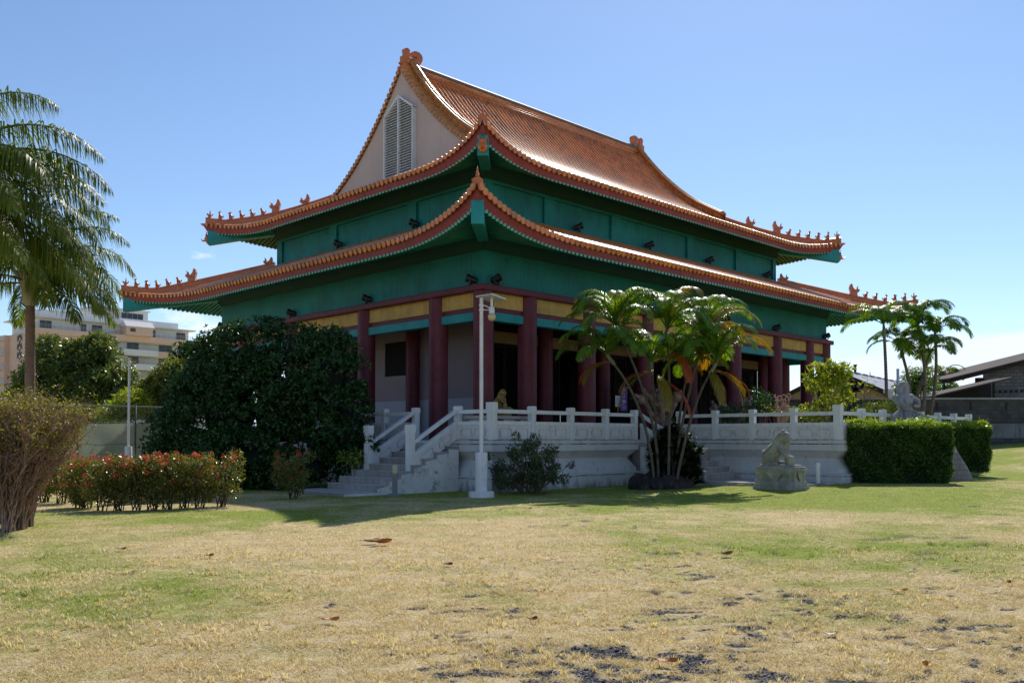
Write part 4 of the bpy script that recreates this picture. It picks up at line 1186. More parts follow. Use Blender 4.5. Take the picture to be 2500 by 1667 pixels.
def core(mb, mains, f=.78):
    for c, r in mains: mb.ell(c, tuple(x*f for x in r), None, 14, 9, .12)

L_DARK = mat_leaf('glossy dark leaves', (.010,.031,.009), (.037,.105,.024), .24, .34, .5)
L_MANGO = mat_leaf('mango leaves', (.03,.065,.012), (.15,.22,.045), .32, .34, .6, hue=(.36,.22,.10))
L_MANGO2 = mat_leaf('yellowish mango leaves', (.055,.085,.012), (.21,.23,.045), .36, .4, .5)
L_IXORA = mat_leaf('ixora leaves', (.06,.085,.018), (.19,.19,.042), .36, .33, .5, hue=(.16,.12,.03))
L_FLOWER = mat_leaf('coral red petals', (.55,.05,.025), (.80,.14,.07), .3, .6, .3, (1.2,.8,.7))
L_HEDGE = mat_leaf('clipped hedge leaves', (.035,.085,.011), (.115,.22,.025), .38, .34, .6, hue=(.34,.45,.055))
L_SHRUB = mat_leaf('sparse yellow green leaves', (.10,.085,.03), (.28,.25,.045), .35, .5, .4, hue=(.30,.26,.035))
L_BUSH = mat_leaf('dull green bush leaves', (.032,.056,.02), (.085,.12,.045), .24, .36, .5, hue=(.10,.05,.035))
L_BRIGHT = mat_leaf('bright yellow green leaves', (.10,.15,.014), (.30,.37,.035), .48, .4, .4, hue=(.46,.46,.06))
L_ARECA = mat_leaf('areca fronds', (.028,.085,.009), (.115,.24,.02), .46, .36, .4, (1.8,1.55,.3), hue=(.34,.36,.03))
L_ARECAY = mat_leaf('yellowing areca fronds', (.10,.10,.01), (.28,.20,.015), .42, .34, .5, (1.6,1.3,.3), hue=(.40,.17,.015))
L_ARECAR = mat_leaf('dry rust fronds', (.22,.03,.008), (.42,.10,.012), .35, .5, .4, (1.4,.9,.4), hue=(.5,.16,.02))
L_QUEEN = mat_leaf('queen palm fronds', (.035,.07,.012), (.15,.20,.024), .44, .45, .3, (1.6,1.5,.4), hue=(.18,.16,.02))
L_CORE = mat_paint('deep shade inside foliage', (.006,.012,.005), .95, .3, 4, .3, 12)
L_YUCCA = mat_leaf('dark strap leaves', (.008,.02,.007), (.025,.06,.014), .2, .36, .5, hue=(.06,.12,.02))
TRUNKY = mat_paint('green ringed palm stem', (.16,.17,.09), .6, .3, 3, .25, 20, (.06,.05,.035), .5, False)

def ringed_stem(mb, pts, r0, r1, n=10, ring=.10):
    """smooth stem with leaf-scar rings"""
    P = [Vector(p) for p in pts]; L = sum((P[i+1]-P[i]).length for i in range(len(P)-1)); m = max(6, int(L/ring)); q = []; rr = []
    cum = [0]
    for i in range(len(P)-1): cum.append(cum[-1]+(P[i+1]-P[i]).length)
    for k in range(m*2+1):
        s = L*k/(m*2); i = max(j for j in range(len(P)-1) if cum[j] <= s+1e-9); t = (s-cum[i])/max(1e-6,cum[i+1]-cum[i])
        q.append(P[i].lerp(P[i+1], min(1,t))); r = r0+(r1-r0)*k/(m*2); rr.append(r*(1.06 if k % 2 == 0 else .97))
    mb.tube(q, rr, n)
def bez(p0, p1, p2, n=10):
    p0, p1, p2 = Vector(p0), Vector(p1), Vector(p2)
    return [p0*(1-t)**2+p1*2*t*(1-t)+p2*t*t for t in [i/n for i in range(n+1)]]

def frond(base, az, elev, length, bend, nl, ll, lw, droop, vee, rnd, plum=0.0, fwd=.75, pet=.15, tone=0.5, twist=0.0, curl=1.25):
    """one pinnate frond as (MB with var): arching midrib, two rows of three-piece leaflets"""
    mb = MB(); mb.var = []
    def addv(v): mb.var.extend([v]*(len(mb.v)-len(mb.var)))
    p = Vector(base); pts = [p.copy()]; tang = []; n = 18
    for i in range(n):
        e = elev-bend*((i+.5)/n)**curl
        a = az+twist*(i/n)
        t = Vector((math.cos(a)*math.cos(e), math.sin(a)*math.cos(e), math.sin(e))); tang.append(t)
        p = p+t*(length/n); pts.append(p.copy())
    tang.append(tang[-1])
    mb.tube(pts, [.022*(1-i/n)*length/2+.004 for i in range(n+1)], 5); addv(.75)
    for k in range(nl):
        f = pet+(1-pet)*(k+.5)/nl; x = f*n; i = min(n-1, int(x)); q = pts[i].lerp(pts[i+1], x-i); t = tang[i]
        side0 = t.cross(Vector((0,0,1)))
        if side0.length < 1e-3: side0 = Vector((math.sin(az),-math.cos(az),0))
        side0.normalize(); upv = side0.cross(t).normalized()
        prof_ = (math.sin(PI*min(1,(f-pet)/(1-pet)*.86+.12)))**.6
        for sg in (-1,1):
            L = ll*prof_*rnd.uniform(.85,1.1); w = lw*rnd.uniform(.85,1.15)
            tilt = vee+rnd.uniform(-plum,plum)
            d = (side0*sg*math.cos(tilt)+upv*math.sin(tilt)+t*(fwd+.5*f)*rnd.uniform(.8,1.2)).normalized()
            wd_ = t-d*t.dot(d)
            if wd_.length < 1e-3: continue
            wd_.normalize()
            c = q.copy(); b = len(mb.v); fs = []
            ws = (.55,1,.75,.05); g = 0.0
            for j in range(4):
                mb.v.append(tuple(c-wd_*w*ws[j]/2)); mb.v.append(tuple(c+wd_*w*ws[j]/2))
                if j < 3:
                    dd = (d+Vector((0,0,-1))*droop*(j*.75+.12)).normalized(); c = c+dd*(L/3)
                    fs.append((b+2*j,b+2*j+1,b+2*j+3,b+2*j+2))
            mb.f.extend(fs)
            addv(min(1,max(0,tone+rnd.uniform(-.28,.28)+.12*f)))
    return mb
def frond_part(parent, mb, mat, name='frond', label=None):
    return part(name, mb, mat, parent, True, label=label)

def ground_pt(x, y, dz=0): return (x, y, ground_z(x, y)+dz)
def px(x, y, Y, z=None):
    """author's helper: photo pixel (2500 wide) at distance Y -> world point"""
    q = (1019.87-y)/2200.26; zz = Y*(q*.99974+.023)/(.99974-.023*q)+EYE
    return Vector(((x-1250)/2200.26*(Y*.99974+(zz-EYE)*.023), Y, zz))

# ------------------------------------------------------------------ the large palm at the left edge
b = px(72, 1075, 25); bz = ground_z(b.x, 25)
pal = thing('queen_palm', 'tall feathery palm with a straight brown trunk at the left edge', 'palm tree', (b.x,25,bz))
hx = px(74, 745, 25); mb = MB(); ringed_stem(mb, [(b.x-.02,25,bz-.1),(b.x,25,2.5),(hx.x,25,hx.z)], .145, .118, 14, .12); part('trunk', mb, BARK, pal, True)
mb = MB(); mb.tube([(hx.x,25,hx.z-.03),(hx.x,25,hx.z+.12),(hx.x,25,hx.z+.35),(hx.x,25,hx.z+.8),(hx.x,25,hx.z+1.3)],[.13,.2,.23,.17,.09],14)
for k in range(9):
    a = k*2.4; mb.tube([(hx.x+.1*math.cos(a),25+.1*math.sin(a),hx.z+.12+.03*k),(hx.x+.22*math.cos(a),25+.22*math.sin(a),hx.z+.42+.05*k),(hx.x+.55*math.cos(a),25+.55*math.sin(a),hx.z+.9+.07*k)],[.08,.075,.035],7)
part('crownshaft', mb, mat_paint('pale palm boots',(.34,.29,.2),.8,.25,4,.4,20,(.14,.09,.05),.5), pal, True)
rnd = random.Random(4); cz = hx.z+.75
spec = [ # azimuth (0 = right in the photo), elevation, length, bend
 (.05,70,3.3,120),(.35,58,3.2,125),(-.3,52,3.1,130),(-.1,35,3.0,120),(.5,28,2.8,115),(-.7,60,3.2,125),(.8,46,3.0,122),(-.15,12,2.5,80),(-.5,0,2.4,68),(.1,20,2.7,95),
 (1.3,60,3.1,120),(1.9,46,3.0,122),(2.5,58,3.2,122),(3.0,68,3.2,115),(3.3,38,3.0,120),(3.8,52,3.1,122),(-1.0,52,3.0,125),(-1.5,42,2.8,120),(-2.0,55,3.0,122),(2.2,12,2.6,80),(3.1,8,2.6,75),(4.2,15,2.6,85),(-.9,8,2.4,70),(.6,6,2.5,70),(.1,84,3.2,115),(-.35,25,3.0,110)]
for i, (az, el, L, bd) in enumerate(spec):
    base = (hx.x+.10*math.cos(az), 25+.10*math.sin(az), cz+(el/90-.4)*.5)
    frond_part(pal, frond(base, az, R(el), L, R(bd), 74, .72, .032, 1.7, .05, rnd, .6, .5, .12, .3+.25*rnd.random()), L_QUEEN)
# frond tips of palms that stand just outside the picture
for lab, org, fr in [('feathery palm whose trunk stands outside the left edge, its long fronds hanging into the sky', px(-190,470,22.5), [(.03,60,5.4,110),(-.12,30,5.3,78),(.10,12,5.3,92),(-.3,46,4.8,110),(.5,60,4.6,115),(-.05,84,5.0,120),(-.4,-2,4.4,62),(-.25,20,5.0,85),(.3,36,5.0,98),(.05,44,5.3,96),(-.02,0,5.0,70),(.4,16,4.8,88),(-.5,28,4.6,95),(.2,-4,4.6,58),(-.2,-12,4.4,48),(.1,24,5.1,92),(1.6,50,4.4,110),(2.6,55,4.4,110),(3.6,45,4.4,110),(-1.3,50,4.4,110),(.25,-8,4.0,50)]),
                     ('palm whose trunk stands outside the right edge, only two leaf tips reaching in', px(2960,420,18), [(PI-.05,64,3.6,92),(PI+.1,34,3.3,60),(PI-.7,60,3.2,100),(PI+.9,60,3.2,100),(.3,60,3.2,100),(1.5,55,3.2,100)])]:
    t = thing('queen_palm', lab, 'palm tree', ground_pt(org.x, org.y))
    mb = MB(); ringed_stem(mb, [(org.x,org.y,ground_z(org.x,org.y)-.1),(org.x,org.y,org.z)], .15, .12, 12, .14); part('trunk', mb, BARK, t, True)
    for az, el, L, bd in fr: frond_part(t, frond((org.x,org.y,org.z), az, R(el), L, R(bd), 120, 1.15, .034, 2.1, .02, rnd, .5, .45, .12, .3+.2*rnd.random()), L_QUEEN)

# ------------------------------------------------------------------ areca palm clump in front of the temple
AX, AY = 4.75, 27.0; az_ = ground_z(AX, AY)
are = thing('areca_palm', 'clump of slender leaning palms with glossy, partly rust coloured fronds in front of the temple', 'palm clump', (AX,AY,az_))
rnd = random.Random(21)
stems = [ # base px, mid px, crown px, depth shift, crown size
 ((1597,1165),(1566,1010),(1500,890),-.15,.95),((1606,1172),(1588,1010),(1516,822),.0,1.05),((1608,1140),(1601,1030),(1592,915),.3,.95),
 ((1632,1150),(1634,960),(1630,835),-.1,1.05),((1642,1165),(1660,1010),(1676,925),.25,.75),((1640,1170),(1672,1000),(1712,848),.1,1.05),((1652,1160),(1690,1010),(1732,915),-.2,1.05)]
for i, (p0, p1, p2, dd, sz) in enumerate(stems):
    A, Bm, C = px(*p0, AY+dd), px(*p1, AY+dd), px(*p2, AY+dd)
    ctl = Bm*2-(A+C)*.5
    P = bez(A-Vector((0,0,.15)), ctl, C, 10); mb = MB(); ringed_stem(mb, P, .048, .034, 9, .075); part('stem', mb, BARKP, are, True)
    up = (P[-1]-P[-2]).normalized(); top = C+up*.45
    mb = MB(); mb.tube([C-up*.02, C+up*.1, C+up*.35, top], [.042,.062,.05,.03], 10); part('crownshaft', mb, TRUNKY, are, True)
    nf = 15 if sz > 1 else 12
    for k in range(nf):
        a = 2*PI*k/nf+rnd.uniform(-.3,.3)+i; el = R((84,60,74,50,68,38,78,56,26,64,44,72)[k % 12]+rnd.uniform(-6,6))
        if k == 0: el = R(84)
        L = (1.85+.4*rnd.random())*sz
        outy = rnd.random()
        mat = L_ARECA if outy < .94 else L_ARECAY
        if i in (5,6) and k in (1,5): mat = L_ARECAY
        frond_part(are, frond(tuple(top-up*.1*rnd.random()), a, el, L, el+R(rnd.uniform(55,86)), 52, .46*sz**.5, .027, .75, .30, rnd, .10, .7, .16, .36+.3*rnd.random(), 0, 1.7), mat)
    if i in (0,2,3,6):                                    # old fronds hanging down
        for k in range(2):
            a = (PI*.95 if i < 3 else -.1)+rnd.uniform(-.6,.6)-.5*k; mat = (L_ARECAY, L_ARECAR)[(i+k) % 2]
            frond_part(are, frond(tuple(C+up*.1), a, R(5), 1.35*sz, R(85), 34, .34, .034, .7, .3, rnd, .1, .9, .18, .5), mat, label='yellow and rust coloured hanging frond')
for bx_, by_, a_, L_, m_ in ((1596,905,2.9,1.75,L_ARECAY),(1604,915,-1.4,1.55,L_ARECAY),(1612,930,-.5,1.45,L_ARECAR),(1735,900,-.35,1.5,L_ARECAY),(1726,905,-1.3,1.45,L_ARECAY),(1640,860,-1.1,1.3,L_ARECAR)):
    q_ = px(bx_, by_, AY-.05); frond_part(are, frond(tuple(q_), a_, R(-2), L_, R(82), 44, .40, .032, .8, .2, rnd, .12, .8, .15, .45, 0, .75), m_, label='yellow and rust coloured hanging frond')
# flower sheath of the middle stem
mb = MB(); C = px(1672,905,AY+.25); mb.tube([C+Vector((-.02,0,-.02)),C+Vector((-.05,0,.2)),C+Vector((-.16,-.02,.36))],[.05,.085,.02],8); part('sheath', mb, mat_paint('tan palm sheath',(.42,.27,.15),.8,.2,4,.2,20), are, True)
# strap leaved plants and lava rocks round its foot
yu = thing('strap_leaf_shrub', 'dark strap leaved shrub growing among the feet of the palm clump', 'shrub', (AX+.15,AY+.35,az_))
Ps,Ds,Ns,Ls,Ws,Vs = [],[],[],[],[],[]
mbk = MB()
for k in range(250):
    a = RNG.uniform(0,2*PI); r = RNG.uniform(.05,.85); hgt = RNG.uniform(.18,2.0)*(1-.45*r); c = np.array([AX+.18+r*math.cos(a), AY+.4+.6*r*math.sin(a), az_+hgt])
    if k % 3 == 0: mbk.tube([(AX+.15+.3*r*math.cos(a),AY+.35,az_-.05),tuple(c)],[.035,.022],6)
    m = 60; d = unit(m); d[:,2] = np.abs(d[:,2])*.8-.12
    Ps.append(np.repeat(c[None],m,0)); Ds.append(d); Ns.append(unit(m)*.4+np.array([0,0,1])); Ls.append(RNG.uniform(.16,.32,m)); Ws.append(RNG.uniform(.026,.042,m)); Vs.append(np.clip(RNG.random(m)*.8*(.3+.4*hgt),0,1))
leaves_obj('leaves', [np.concatenate(x) for x in (Ps,Ds,Ns,Ls,Ws,Vs)], L_YUCCA, yu); part('stem', mbk, BARKD, yu, True)
LAVA = mat_paint('dark lava rock', (.035,.028,.027), .95, .4, 5, .8, 14, (.12,.10,.08), .5, False)
rnd = random.Random(5)
rocks = [(1560,1172,.30),(1583,1186,.26),(1606,1196,.24),(1632,1194,.27),(1657,1186,.24),(1572,1196,.2),(1645,1199,.17),(1672,1178,.2),(1592,1170,.3),(1625,1178,.3)]
labs = ['leftmost dark lava rock at the foot of the palm clump','dark lava rock second from the left at the palm clump','dark lava rock under the leaning left stems','dark lava rock in front of the middle palm stem','dark lava rock right of the middle palm stem','small low lava rock at the front left of the palm clump','smallest lava rock at the front right of the palm clump','rightmost lava rock at the palm clump, next to the stair side','tall lava rock behind the left stems of the palm clump','tall lava rock behind the middle stem of the palm clump']
for (x,y,r), lab in zip(rocks, labs):
    p = px(x, 1190, AY-.15+(1190-y)*.02); mb = MB()
    mb.ell((p.x,p.y,ground_z(p.x,p.y)+r*.5),(r*1.05,r*.9,r*1.05),None,12,8,.16)
    single('lava_rock', lab, 'rock', mb, LAVA, ground_pt(p.x,p.y), group='lava rocks around the palm clump', smooth_=False)

# ------------------------------------------------------------------ areca palms at the right
BX, BY = px(2238,970,36).x, 36.0; bz = ground_z(BX, BY)
are2 = thing('areca_palm', 'group of tall slender palms against the sky at the right, behind the warrior statue', 'palm clump', (BX,BY,bz)); rnd = random.Random(33)
for i, (p0, p1, p2, dd, sz) in enumerate([((2163,1010),(2164,900),(2159,822),-1.0,1.0),((2222,1010),(2256,890),(2246,818),0,1.0),((2215,1010),(2226,930),(2205,872),.4,.8),((2228,1010),(2275,880),(2284,836),.5,.9),((2218,1010),(2230,935),(2262,890),.2,.8)]):
    A, Bm, C = px(*p0, BY+dd), px(*p1, BY+dd), px(*p2, BY+dd); A.z = ground_z(A.x, A.y)-.1
    ctl = Bm*2-(A+C)*.5; ctl.z = A.z+(C.z-A.z)*.55
    P = bez(A, ctl, C, 10); mb = MB(); ringed_stem(mb, P, .075, .055, 9, .12); part('stem', mb, BARK2, are2, True)
    up = (P[-1]-P[-2]).normalized(); top = C+up*.5
    mb = MB(); mb.tube([C, C+up*.12, top], [.055,.075,.04], 9); part('crownshaft', mb, TRUNKY, are2, True)
    for k in range(11):
        a = 2*PI*k/11+i*.7+rnd.uniform(-.25,.25); el = R(rnd.choice([72,62,52,40,30])); L = 1.85*sz
        frond_part(are2, frond(tuple(top), a, el, L, el+R(rnd.uniform(60,86)), 50, .52, .033, .65, .3, rnd, .12, .7, .26, .25+.3*rnd.random(), 0, 1.6), L_ARECA)

# ------------------------------------------------------------------ big dark tree left of the stairs
def tree(name, label, cat, org, mains, ncl, cr, per, ln, wd, mat, trunk_r, barkm=BARKD, seed=1, rosette=0, limbs=6, group=None, low=-.55, shell=.45, corf=.5):
    rng = np.random.default_rng(seed); t = thing(name, label, cat, org, group=group)
    mb = MB(); cen = np.mean([m[0] for m in mains], 0); base = Vector(org)
    if trunk_r:
        fork = base.lerp(Vector(cen), .45); fork.x = base.x+(cen[0]-base.x)*.3; fork.y = base.y
        mb.tube([base-Vector((0,0,.15)), base.lerp(fork,.5), fork], [trunk_r*1.25, trunk_r, trunk_r*.85], 10)
        for m in (mains*3)[:limbs]:
            e = Vector(m[0])+Vector(rng.uniform(-.5,.5,3))*m[1][0]*.8
            mb.tube(bez(fork-Vector((0,0,.1)), fork.lerp(e,.5)+Vector((0,0,.3)), e, 6), [trunk_r*.7*(1-.12*k) for k in range(7)], 7)
        part('trunk', mb, barkm, t, True)
    cl = crown_clumps(mains, ncl, cr[0], cr[1], rng, low)
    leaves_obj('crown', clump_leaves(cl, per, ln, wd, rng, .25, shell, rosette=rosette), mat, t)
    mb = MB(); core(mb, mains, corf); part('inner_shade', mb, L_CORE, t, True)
    return t
def M_(x, y, Y, rx, ry, rz): p = px(x, y, Y); return ((p.x,p.y,p.z),(rx,ry,rz))
p = px(640, 1180, 28.2)
tree('dark_tree', 'large dense dark green tree left of the stairs, reaching the ground', 'tree', ground_pt(p.x,p.y),
     [M_(700,1000,28.3,2.0,1.7,2.0),M_(560,1000,29,1.7,1.6,1.9),M_(800,960,27.8,1.05,1.3,1.9),M_(850,1050,27.4,.75,1.0,1.25),M_(475,1080,29,1.15,1.2,1.0),M_(620,900,29,1.9,1.6,1.45),M_(735,860,28.4,.9,1.0,.75),M_(490,940,29.6,1.0,1.2,1.2),M_(640,1120,27.8,2.2,1.5,.9),M_(415,1075,29.3,.6,.8,.8),M_(540,1150,28.2,1.5,1.2,.7),M_(740,1150,27.5,1.5,1.1,.7),M_(640,1165,27.6,1.6,1.0,.6),M_(775,860,28,.6,.7,.55)],
     360, (.26,.46), 1150, .125, .062, L_DARK, .16, seed=3, rosette=5, low=-.75)
# young pale shoots beside the stair
t = thing('young_plant', 'small pale green plant with pointed leaves beside the foot of the left stair', 'plant', ground_pt(px(850,1150,26.2).x,26.2))
c = px(858,1120,26.2); leaves_obj('leaves', clump_leaves([((c.x+dx,26.2,c.z+dz),(.22,.18,.16)) for dx,dz in ((-.2,.05),(.12,.12),(-.02,-.08),(.2,-.02))], 700, .17, .045, np.random.default_rng(8), .0, .2), L_BRIGHT, t)
mb = MB(); 
for dx in (-.2,0,.18): mb.tube([(c.x,26.2,ground_z(c.x,26.2)-.03),(c.x+dx,26.2,c.z+.1)],[.012,.006],5)
part('stem', mb, BARK2, t, True)
# trees beyond the fence
G = 'trees beyond the tennis court fence'
tree('mango_tree', 'broad mango tree with rusty new leaves behind the left palm trunk', 'tree', ground_pt(px(190,1060,50).x,50),
     [M_(120,945,50,1.5,1.6,1.6),M_(195,925,49.5,1.5,1.5,1.9),M_(243,900,50,1.15,1.3,1.7),M_(128,868,50.5,.75,1.0,.95),M_(265,965,49,1.2,1.3,1.2),M_(62,980,50,.85,1.0,.9),M_(225,985,48.8,1.4,1.3,1.1),M_(292,930,49.2,.55,.7,.8),M_(165,990,49,1.4,1.2,1.1)],
     230, (.35,.62), 480, .22, .07, L_MANGO, .28, BARK2, 5, rosette=6, group=G)
tree('mango_tree', 'smaller yellowish mango tree between the apartment block and the dark tree', 'tree', ground_pt(px(440,1060,47).x,47),
     [M_(440,930,47,1.2,1.3,1.0),M_(400,970,47,.9,1.1,1.1),M_(470,905,47.5,1.0,1.1,.6),M_(380,1005,46.6,1.0,1.0,1.0),M_(455,980,47,1.5,1.2,1.6),M_(362,970,47.4,.4,.6,.7)],
     150, (.3,.52), 480, .21, .07, L_MANGO2, .22, BARK2, 6, rosette=6, group=G)
tree('fence_shrub', 'low bare purplish scrub behind the tennis court fence', 'shrub', ground_pt(px(255,1065,46).x,46),
     [M_(235,1020,46,1.6,1.0,.7),M_(300,1010,45.5,1.2,.9,.6)], 60, (.2,.35), 260, .11, .05, L_BUSH, 0, seed=7)
tree('low_palm', 'low green palm leaves above the tennis court fence, beside the distant lamp post', 'palm', ground_pt(px(318,1065,45).x,45),
     [M_(325,985,45,.7,.6,.5),M_(285,1010,45,.7,.6,.35)], 30, (.2,.4), 300, .42, .05, L_BRIGHT, .06, BARK2, seed=12)

# ------------------------------------------------------------------ red flowered hedge of separate bushes
def ixora(label, x, y, h, w, seed, group):
    rng = np.random.default_rng(seed); rnd = random.Random(seed); z = ground_z(x, y); t = thing('ixora_bush', label, 'flowering bush', (x,y,z), group=group)
    mb = MB()
    for k in range(9):
        a = 2*PI*k/9+rnd.uniform(-.5,.5); r = rnd.uniform(.1,.8)*w*.5
        P = [(x+.09*math.cos(a),y+.09*math.sin(a),z-.05),(x+.14*math.cos(a*1.3),y+.14*math.sin(a),z+.22),(x+r*.6*math.cos(a),y+r*.6*math.sin(a),z+h*.45),(x+r*math.cos(a),y+r*math.sin(a),z+h*.85)]
        mb.tube(P, [.014,.011,.008,.004], 6)
    part('stem', mb, BARKD, t, True)
    cl = []
    for k in range(60):
        a = rnd.uniform(0,2*PI); q = math.sqrt(rnd.random())*w*.54; zz = z+h*rnd.uniform(.20,.94)*(1+.06*math.sin(3*a+seed)); q *= .40+.60*min(1,(zz-z)/h*1.7)
        cl.append(((x+q*math.cos(a),y+q*math.sin(a),zz),(rnd.uniform(.08,.17),)*3))
    leaves_obj('leaves', clump_leaves(cl, 2300, .068, .034, rng, .1, .35), L_IXORA, t)
    fc = []
    for k in range(rnd.randint(11,17)):
        a = rnd.uniform(0,2*PI); q = math.sqrt(rnd.random())*w*.48; hi = rnd.random() < .55; zz = z+h*(rnd.uniform(.90,1.03) if hi else rnd.uniform(.45,.9))
        if not hi: q = w*.5; a = rnd.uniform(-2.9,-.2)
        fc.append(((x+q*math.cos(a),y+q*math.sin(a),zz),(rnd.uniform(.03,.055),)*3))
    leaves_obj('flowers', clump_leaves(fc, 16500, .026, .020, rng, -.1, .5, .1, 1.), L_FLOWER, t)
    return t
IXG = 'red flowered bushes in the front hedge'
row = [(196,1238,1.12),(212,1240,1.13),(250,1246,1.18),(290,1246,1.18),(333,1245,1.2),(372,1244,1.2),(408,1242,1.23),(450,1240,1.26),(488,1238,1.24),(540,1235,1.25)]
ilab = ['red flowered bush at the left end of the front hedge','second red flowered bush from the left end of the front hedge','red flowered bush with three thin stems, third from the left in the front hedge','red flowered bush fourth from the left in the front hedge','red flowered bush in the left middle of the front hedge','red flowered bush directly in front of the distant lamp post','red flowered bush just right of the middle of the front hedge','tallest red flowered bush of the front hedge, third from its right end','red flowered bush next to the rounded end bush of the front hedge','rounded red flowered bush at the right end of the front hedge']
for k, ((x, y, h), lab) in enumerate(zip(row, ilab)):
    Y = EYE*2200/(y-1070.5); p = px(x, y, Y); w = .95 if k == 9 else .72
    ixora(lab, (x-1250)/2200*Y, Y, h*.95, w, 40+k, IXG)
for k, (x, Y, h, lab) in enumerate([(150,21.2,1.15,'red flowered bush in the back row, just right of the twiggy shrub'),(110,21.6,1.1,'red flowered bush in the back row behind the twiggy shrub'),(40,21.8,1.1,'red flowered bush in the back row at the left edge of the picture')]):
    ixora(lab, (x-1250)/2200*Y, Y, h, .85, 60+k, 'red flowered bushes in the back row')
ixora('lone dark red flowered bush on one stem between the hedge and the stairs', px(715,1200,22.7).x, 22.7, 1.16, .92, 77, None)

# ------------------------------------------------------------------ twiggy shrub at the left edge
sx, sy = -8.15, 15.0; sz0 = ground_z(sx, sy)
sh = thing('twiggy_shrub', 'tall half bare brown shrub with fanning twigs at the left edge', 'shrub', (sx,sy,sz0))
rnd = random.Random(17); st1, st2, leafP, leafV = MB(), MB(), [], []
bases = [(px(20,1285,14.6),.05),(px(50,1275,15.0),.05),(px(72,1262,15.5),.04),(px(-30,1290,15.0),.05),(px(5,1260,16.0),.05),(px(-80,1280,15.3),.05)]
for B0, r0 in bases:
    B0 = Vector((B0.x,B0.y,ground_z(B0.x,B0.y)-.05))
    for k in range(46):
        a = rnd.uniform(0,2*PI); sp = rnd.random()**.6
        tx = B0.x+sp*1.05*math.cos(a)+.08; ty = B0.y+sp*.95*math.sin(a); tz = sz0+(rnd.uniform(1.72,2.02) if rnd.random() < .7 else rnd.uniform(1.2,1.72))
        lowm = Vector((B0.x+.10*math.cos(a)+rnd.uniform(-.05,.05), B0.y+.10*math.sin(a), sz0+.45))
        P = bez(B0+Vector((rnd.uniform(-.09,.09),rnd.uniform(-.09,.09),0)), lowm+Vector((0,0,.3)), (tx,ty,tz), 9)
        P = [q+Vector((rnd.uniform(-.02,.02),rnd.uniform(-.02,.02),0))*i for i, q in enumerate(P)] if k % 2 else P
        st1.tube(P, [.0165*(1-.085*i) for i in range(10)], 5, False)
        for j in range(24):
            i = rnd.randint(2,8); s = P[i]; d = (P[i+1]-P[i]).normalized()+Vector((rnd.uniform(-.6,.6),rnd.uniform(-.6,.6),rnd.uniform(-.1,.4)))
            L = rnd.uniform(.2,.55); e = s+d.normalized()*L; mid_ = s.lerp(e,.5)+Vector((rnd.uniform(-.04,.04),rnd.uniform(-.04,.04),.02))
            st2.tube([s,mid_,e], [.007,.005,.003], 3, False)
            m = rnd.randint(4,13) if e.z > sz0+1.3 else rnd.randint(0,3)
            for _ in range(m): leafP.append(e+Vector((rnd.gauss(0,.05),rnd.gauss(0,.05),rnd.gauss(0,.05)))); leafV.append(rnd.random())
            if rnd.random() < .5:
                e2 = e+Vector((rnd.uniform(-.2,.2),rnd.uniform(-.2,.2),rnd.uniform(.05,.25))); st2.tube([e,e2],[.004,.002],3,False)
                for _ in range(4 if e2.z > sz0+1.6 else 0): leafP.append(e2+Vector((rnd.gauss(0,.04),rnd.gauss(0,.04),rnd.gauss(0,.04)))); leafV.append(rnd.random())
TWIG = mat_paint('brown twig bark', (.29,.19,.135), .9, .4, 7, .3, 30)
TWIG2 = mat_paint('thin brown twigs', (.27,.16,.12), .9, .4, 7, .2, 30)
part('stem', st1, TWIG, sh, True); part('twig', st2, TWIG2, sh, True)
n = len(leafP); P = np.array([tuple(q) for q in leafP]); D = unit(n); D[:,2] = np.abs(D[:,2])*.6
leaves_obj('leaves', [P, D, unit(n)+np.array([0,0,.8]), RNG.uniform(.03,.055,n), RNG.uniform(.018,.03,n), np.array(leafV)], L_SHRUB, sh)
t = thing('green_shrub', 'bright green shrub tip at the far left edge, behind the twiggy shrub', 'shrub', ground_pt(px(10,1100,19).x,19))
c = px(5,985,19); leaves_obj('leaves', clump_leaves([((c.x+dx,19,c.z+dz),(.3,.3,.28)) for dx,dz in ((-.3,-.1),(0,0),(.2,-.25),(-.1,-.5))], 700, .09, .045, np.random.default_rng(5)), L_BRIGHT, t)
mb = MB(); mb.tube([(c.x,19,ground_z(c.x,19)-.05),(c.x,19,c.z)],[.05,.02],6); part('stem', mb, BARK2, t, True)

# ------------------------------------------------------------------ loose bush beside the lamp post
bx, by = px(1290,1190,24.9).x, 24.9; bz = ground_z(bx, by); rnd = random.Random(9)
bu = thing('loose_bush', 'loose dark green bush with open twigs just right of the lamp post', 'bush', (bx,by,bz)); mb = MB(); cl = []
for k in range(46):
    a = rnd.uniform(0,2*PI); sp = rnd.random()**.5; off = rnd.choice((-.42,0,.5))
    e = Vector((bx+off*.6+sp*1.12*math.cos(a), by+sp*.8*math.sin(a), bz+rnd.uniform(.35,1.62)*(1-.35*sp*sp)+ (.12 if k % 5 == 0 else 0)))
    P = bez((bx+off*.35,by,bz-.05),(bx+off+.2*math.cos(a),by+.2*math.sin(a),bz+.5),e,6); mb.tube(P,[.022*(1-.13*i) for i in range(7)],5)
    cl.append((tuple(e),(rnd.uniform(.10,.22),)*3)); 
    if k % 2: cl.append((tuple(P[4]),(.16,.16,.14)))
part('stem', mb, BARK2, bu, True)
leaves_obj('leaves', clump_leaves(cl, 3800, .088, .044, np.random.default_rng(91), .1, .2), L_BUSH, bu)

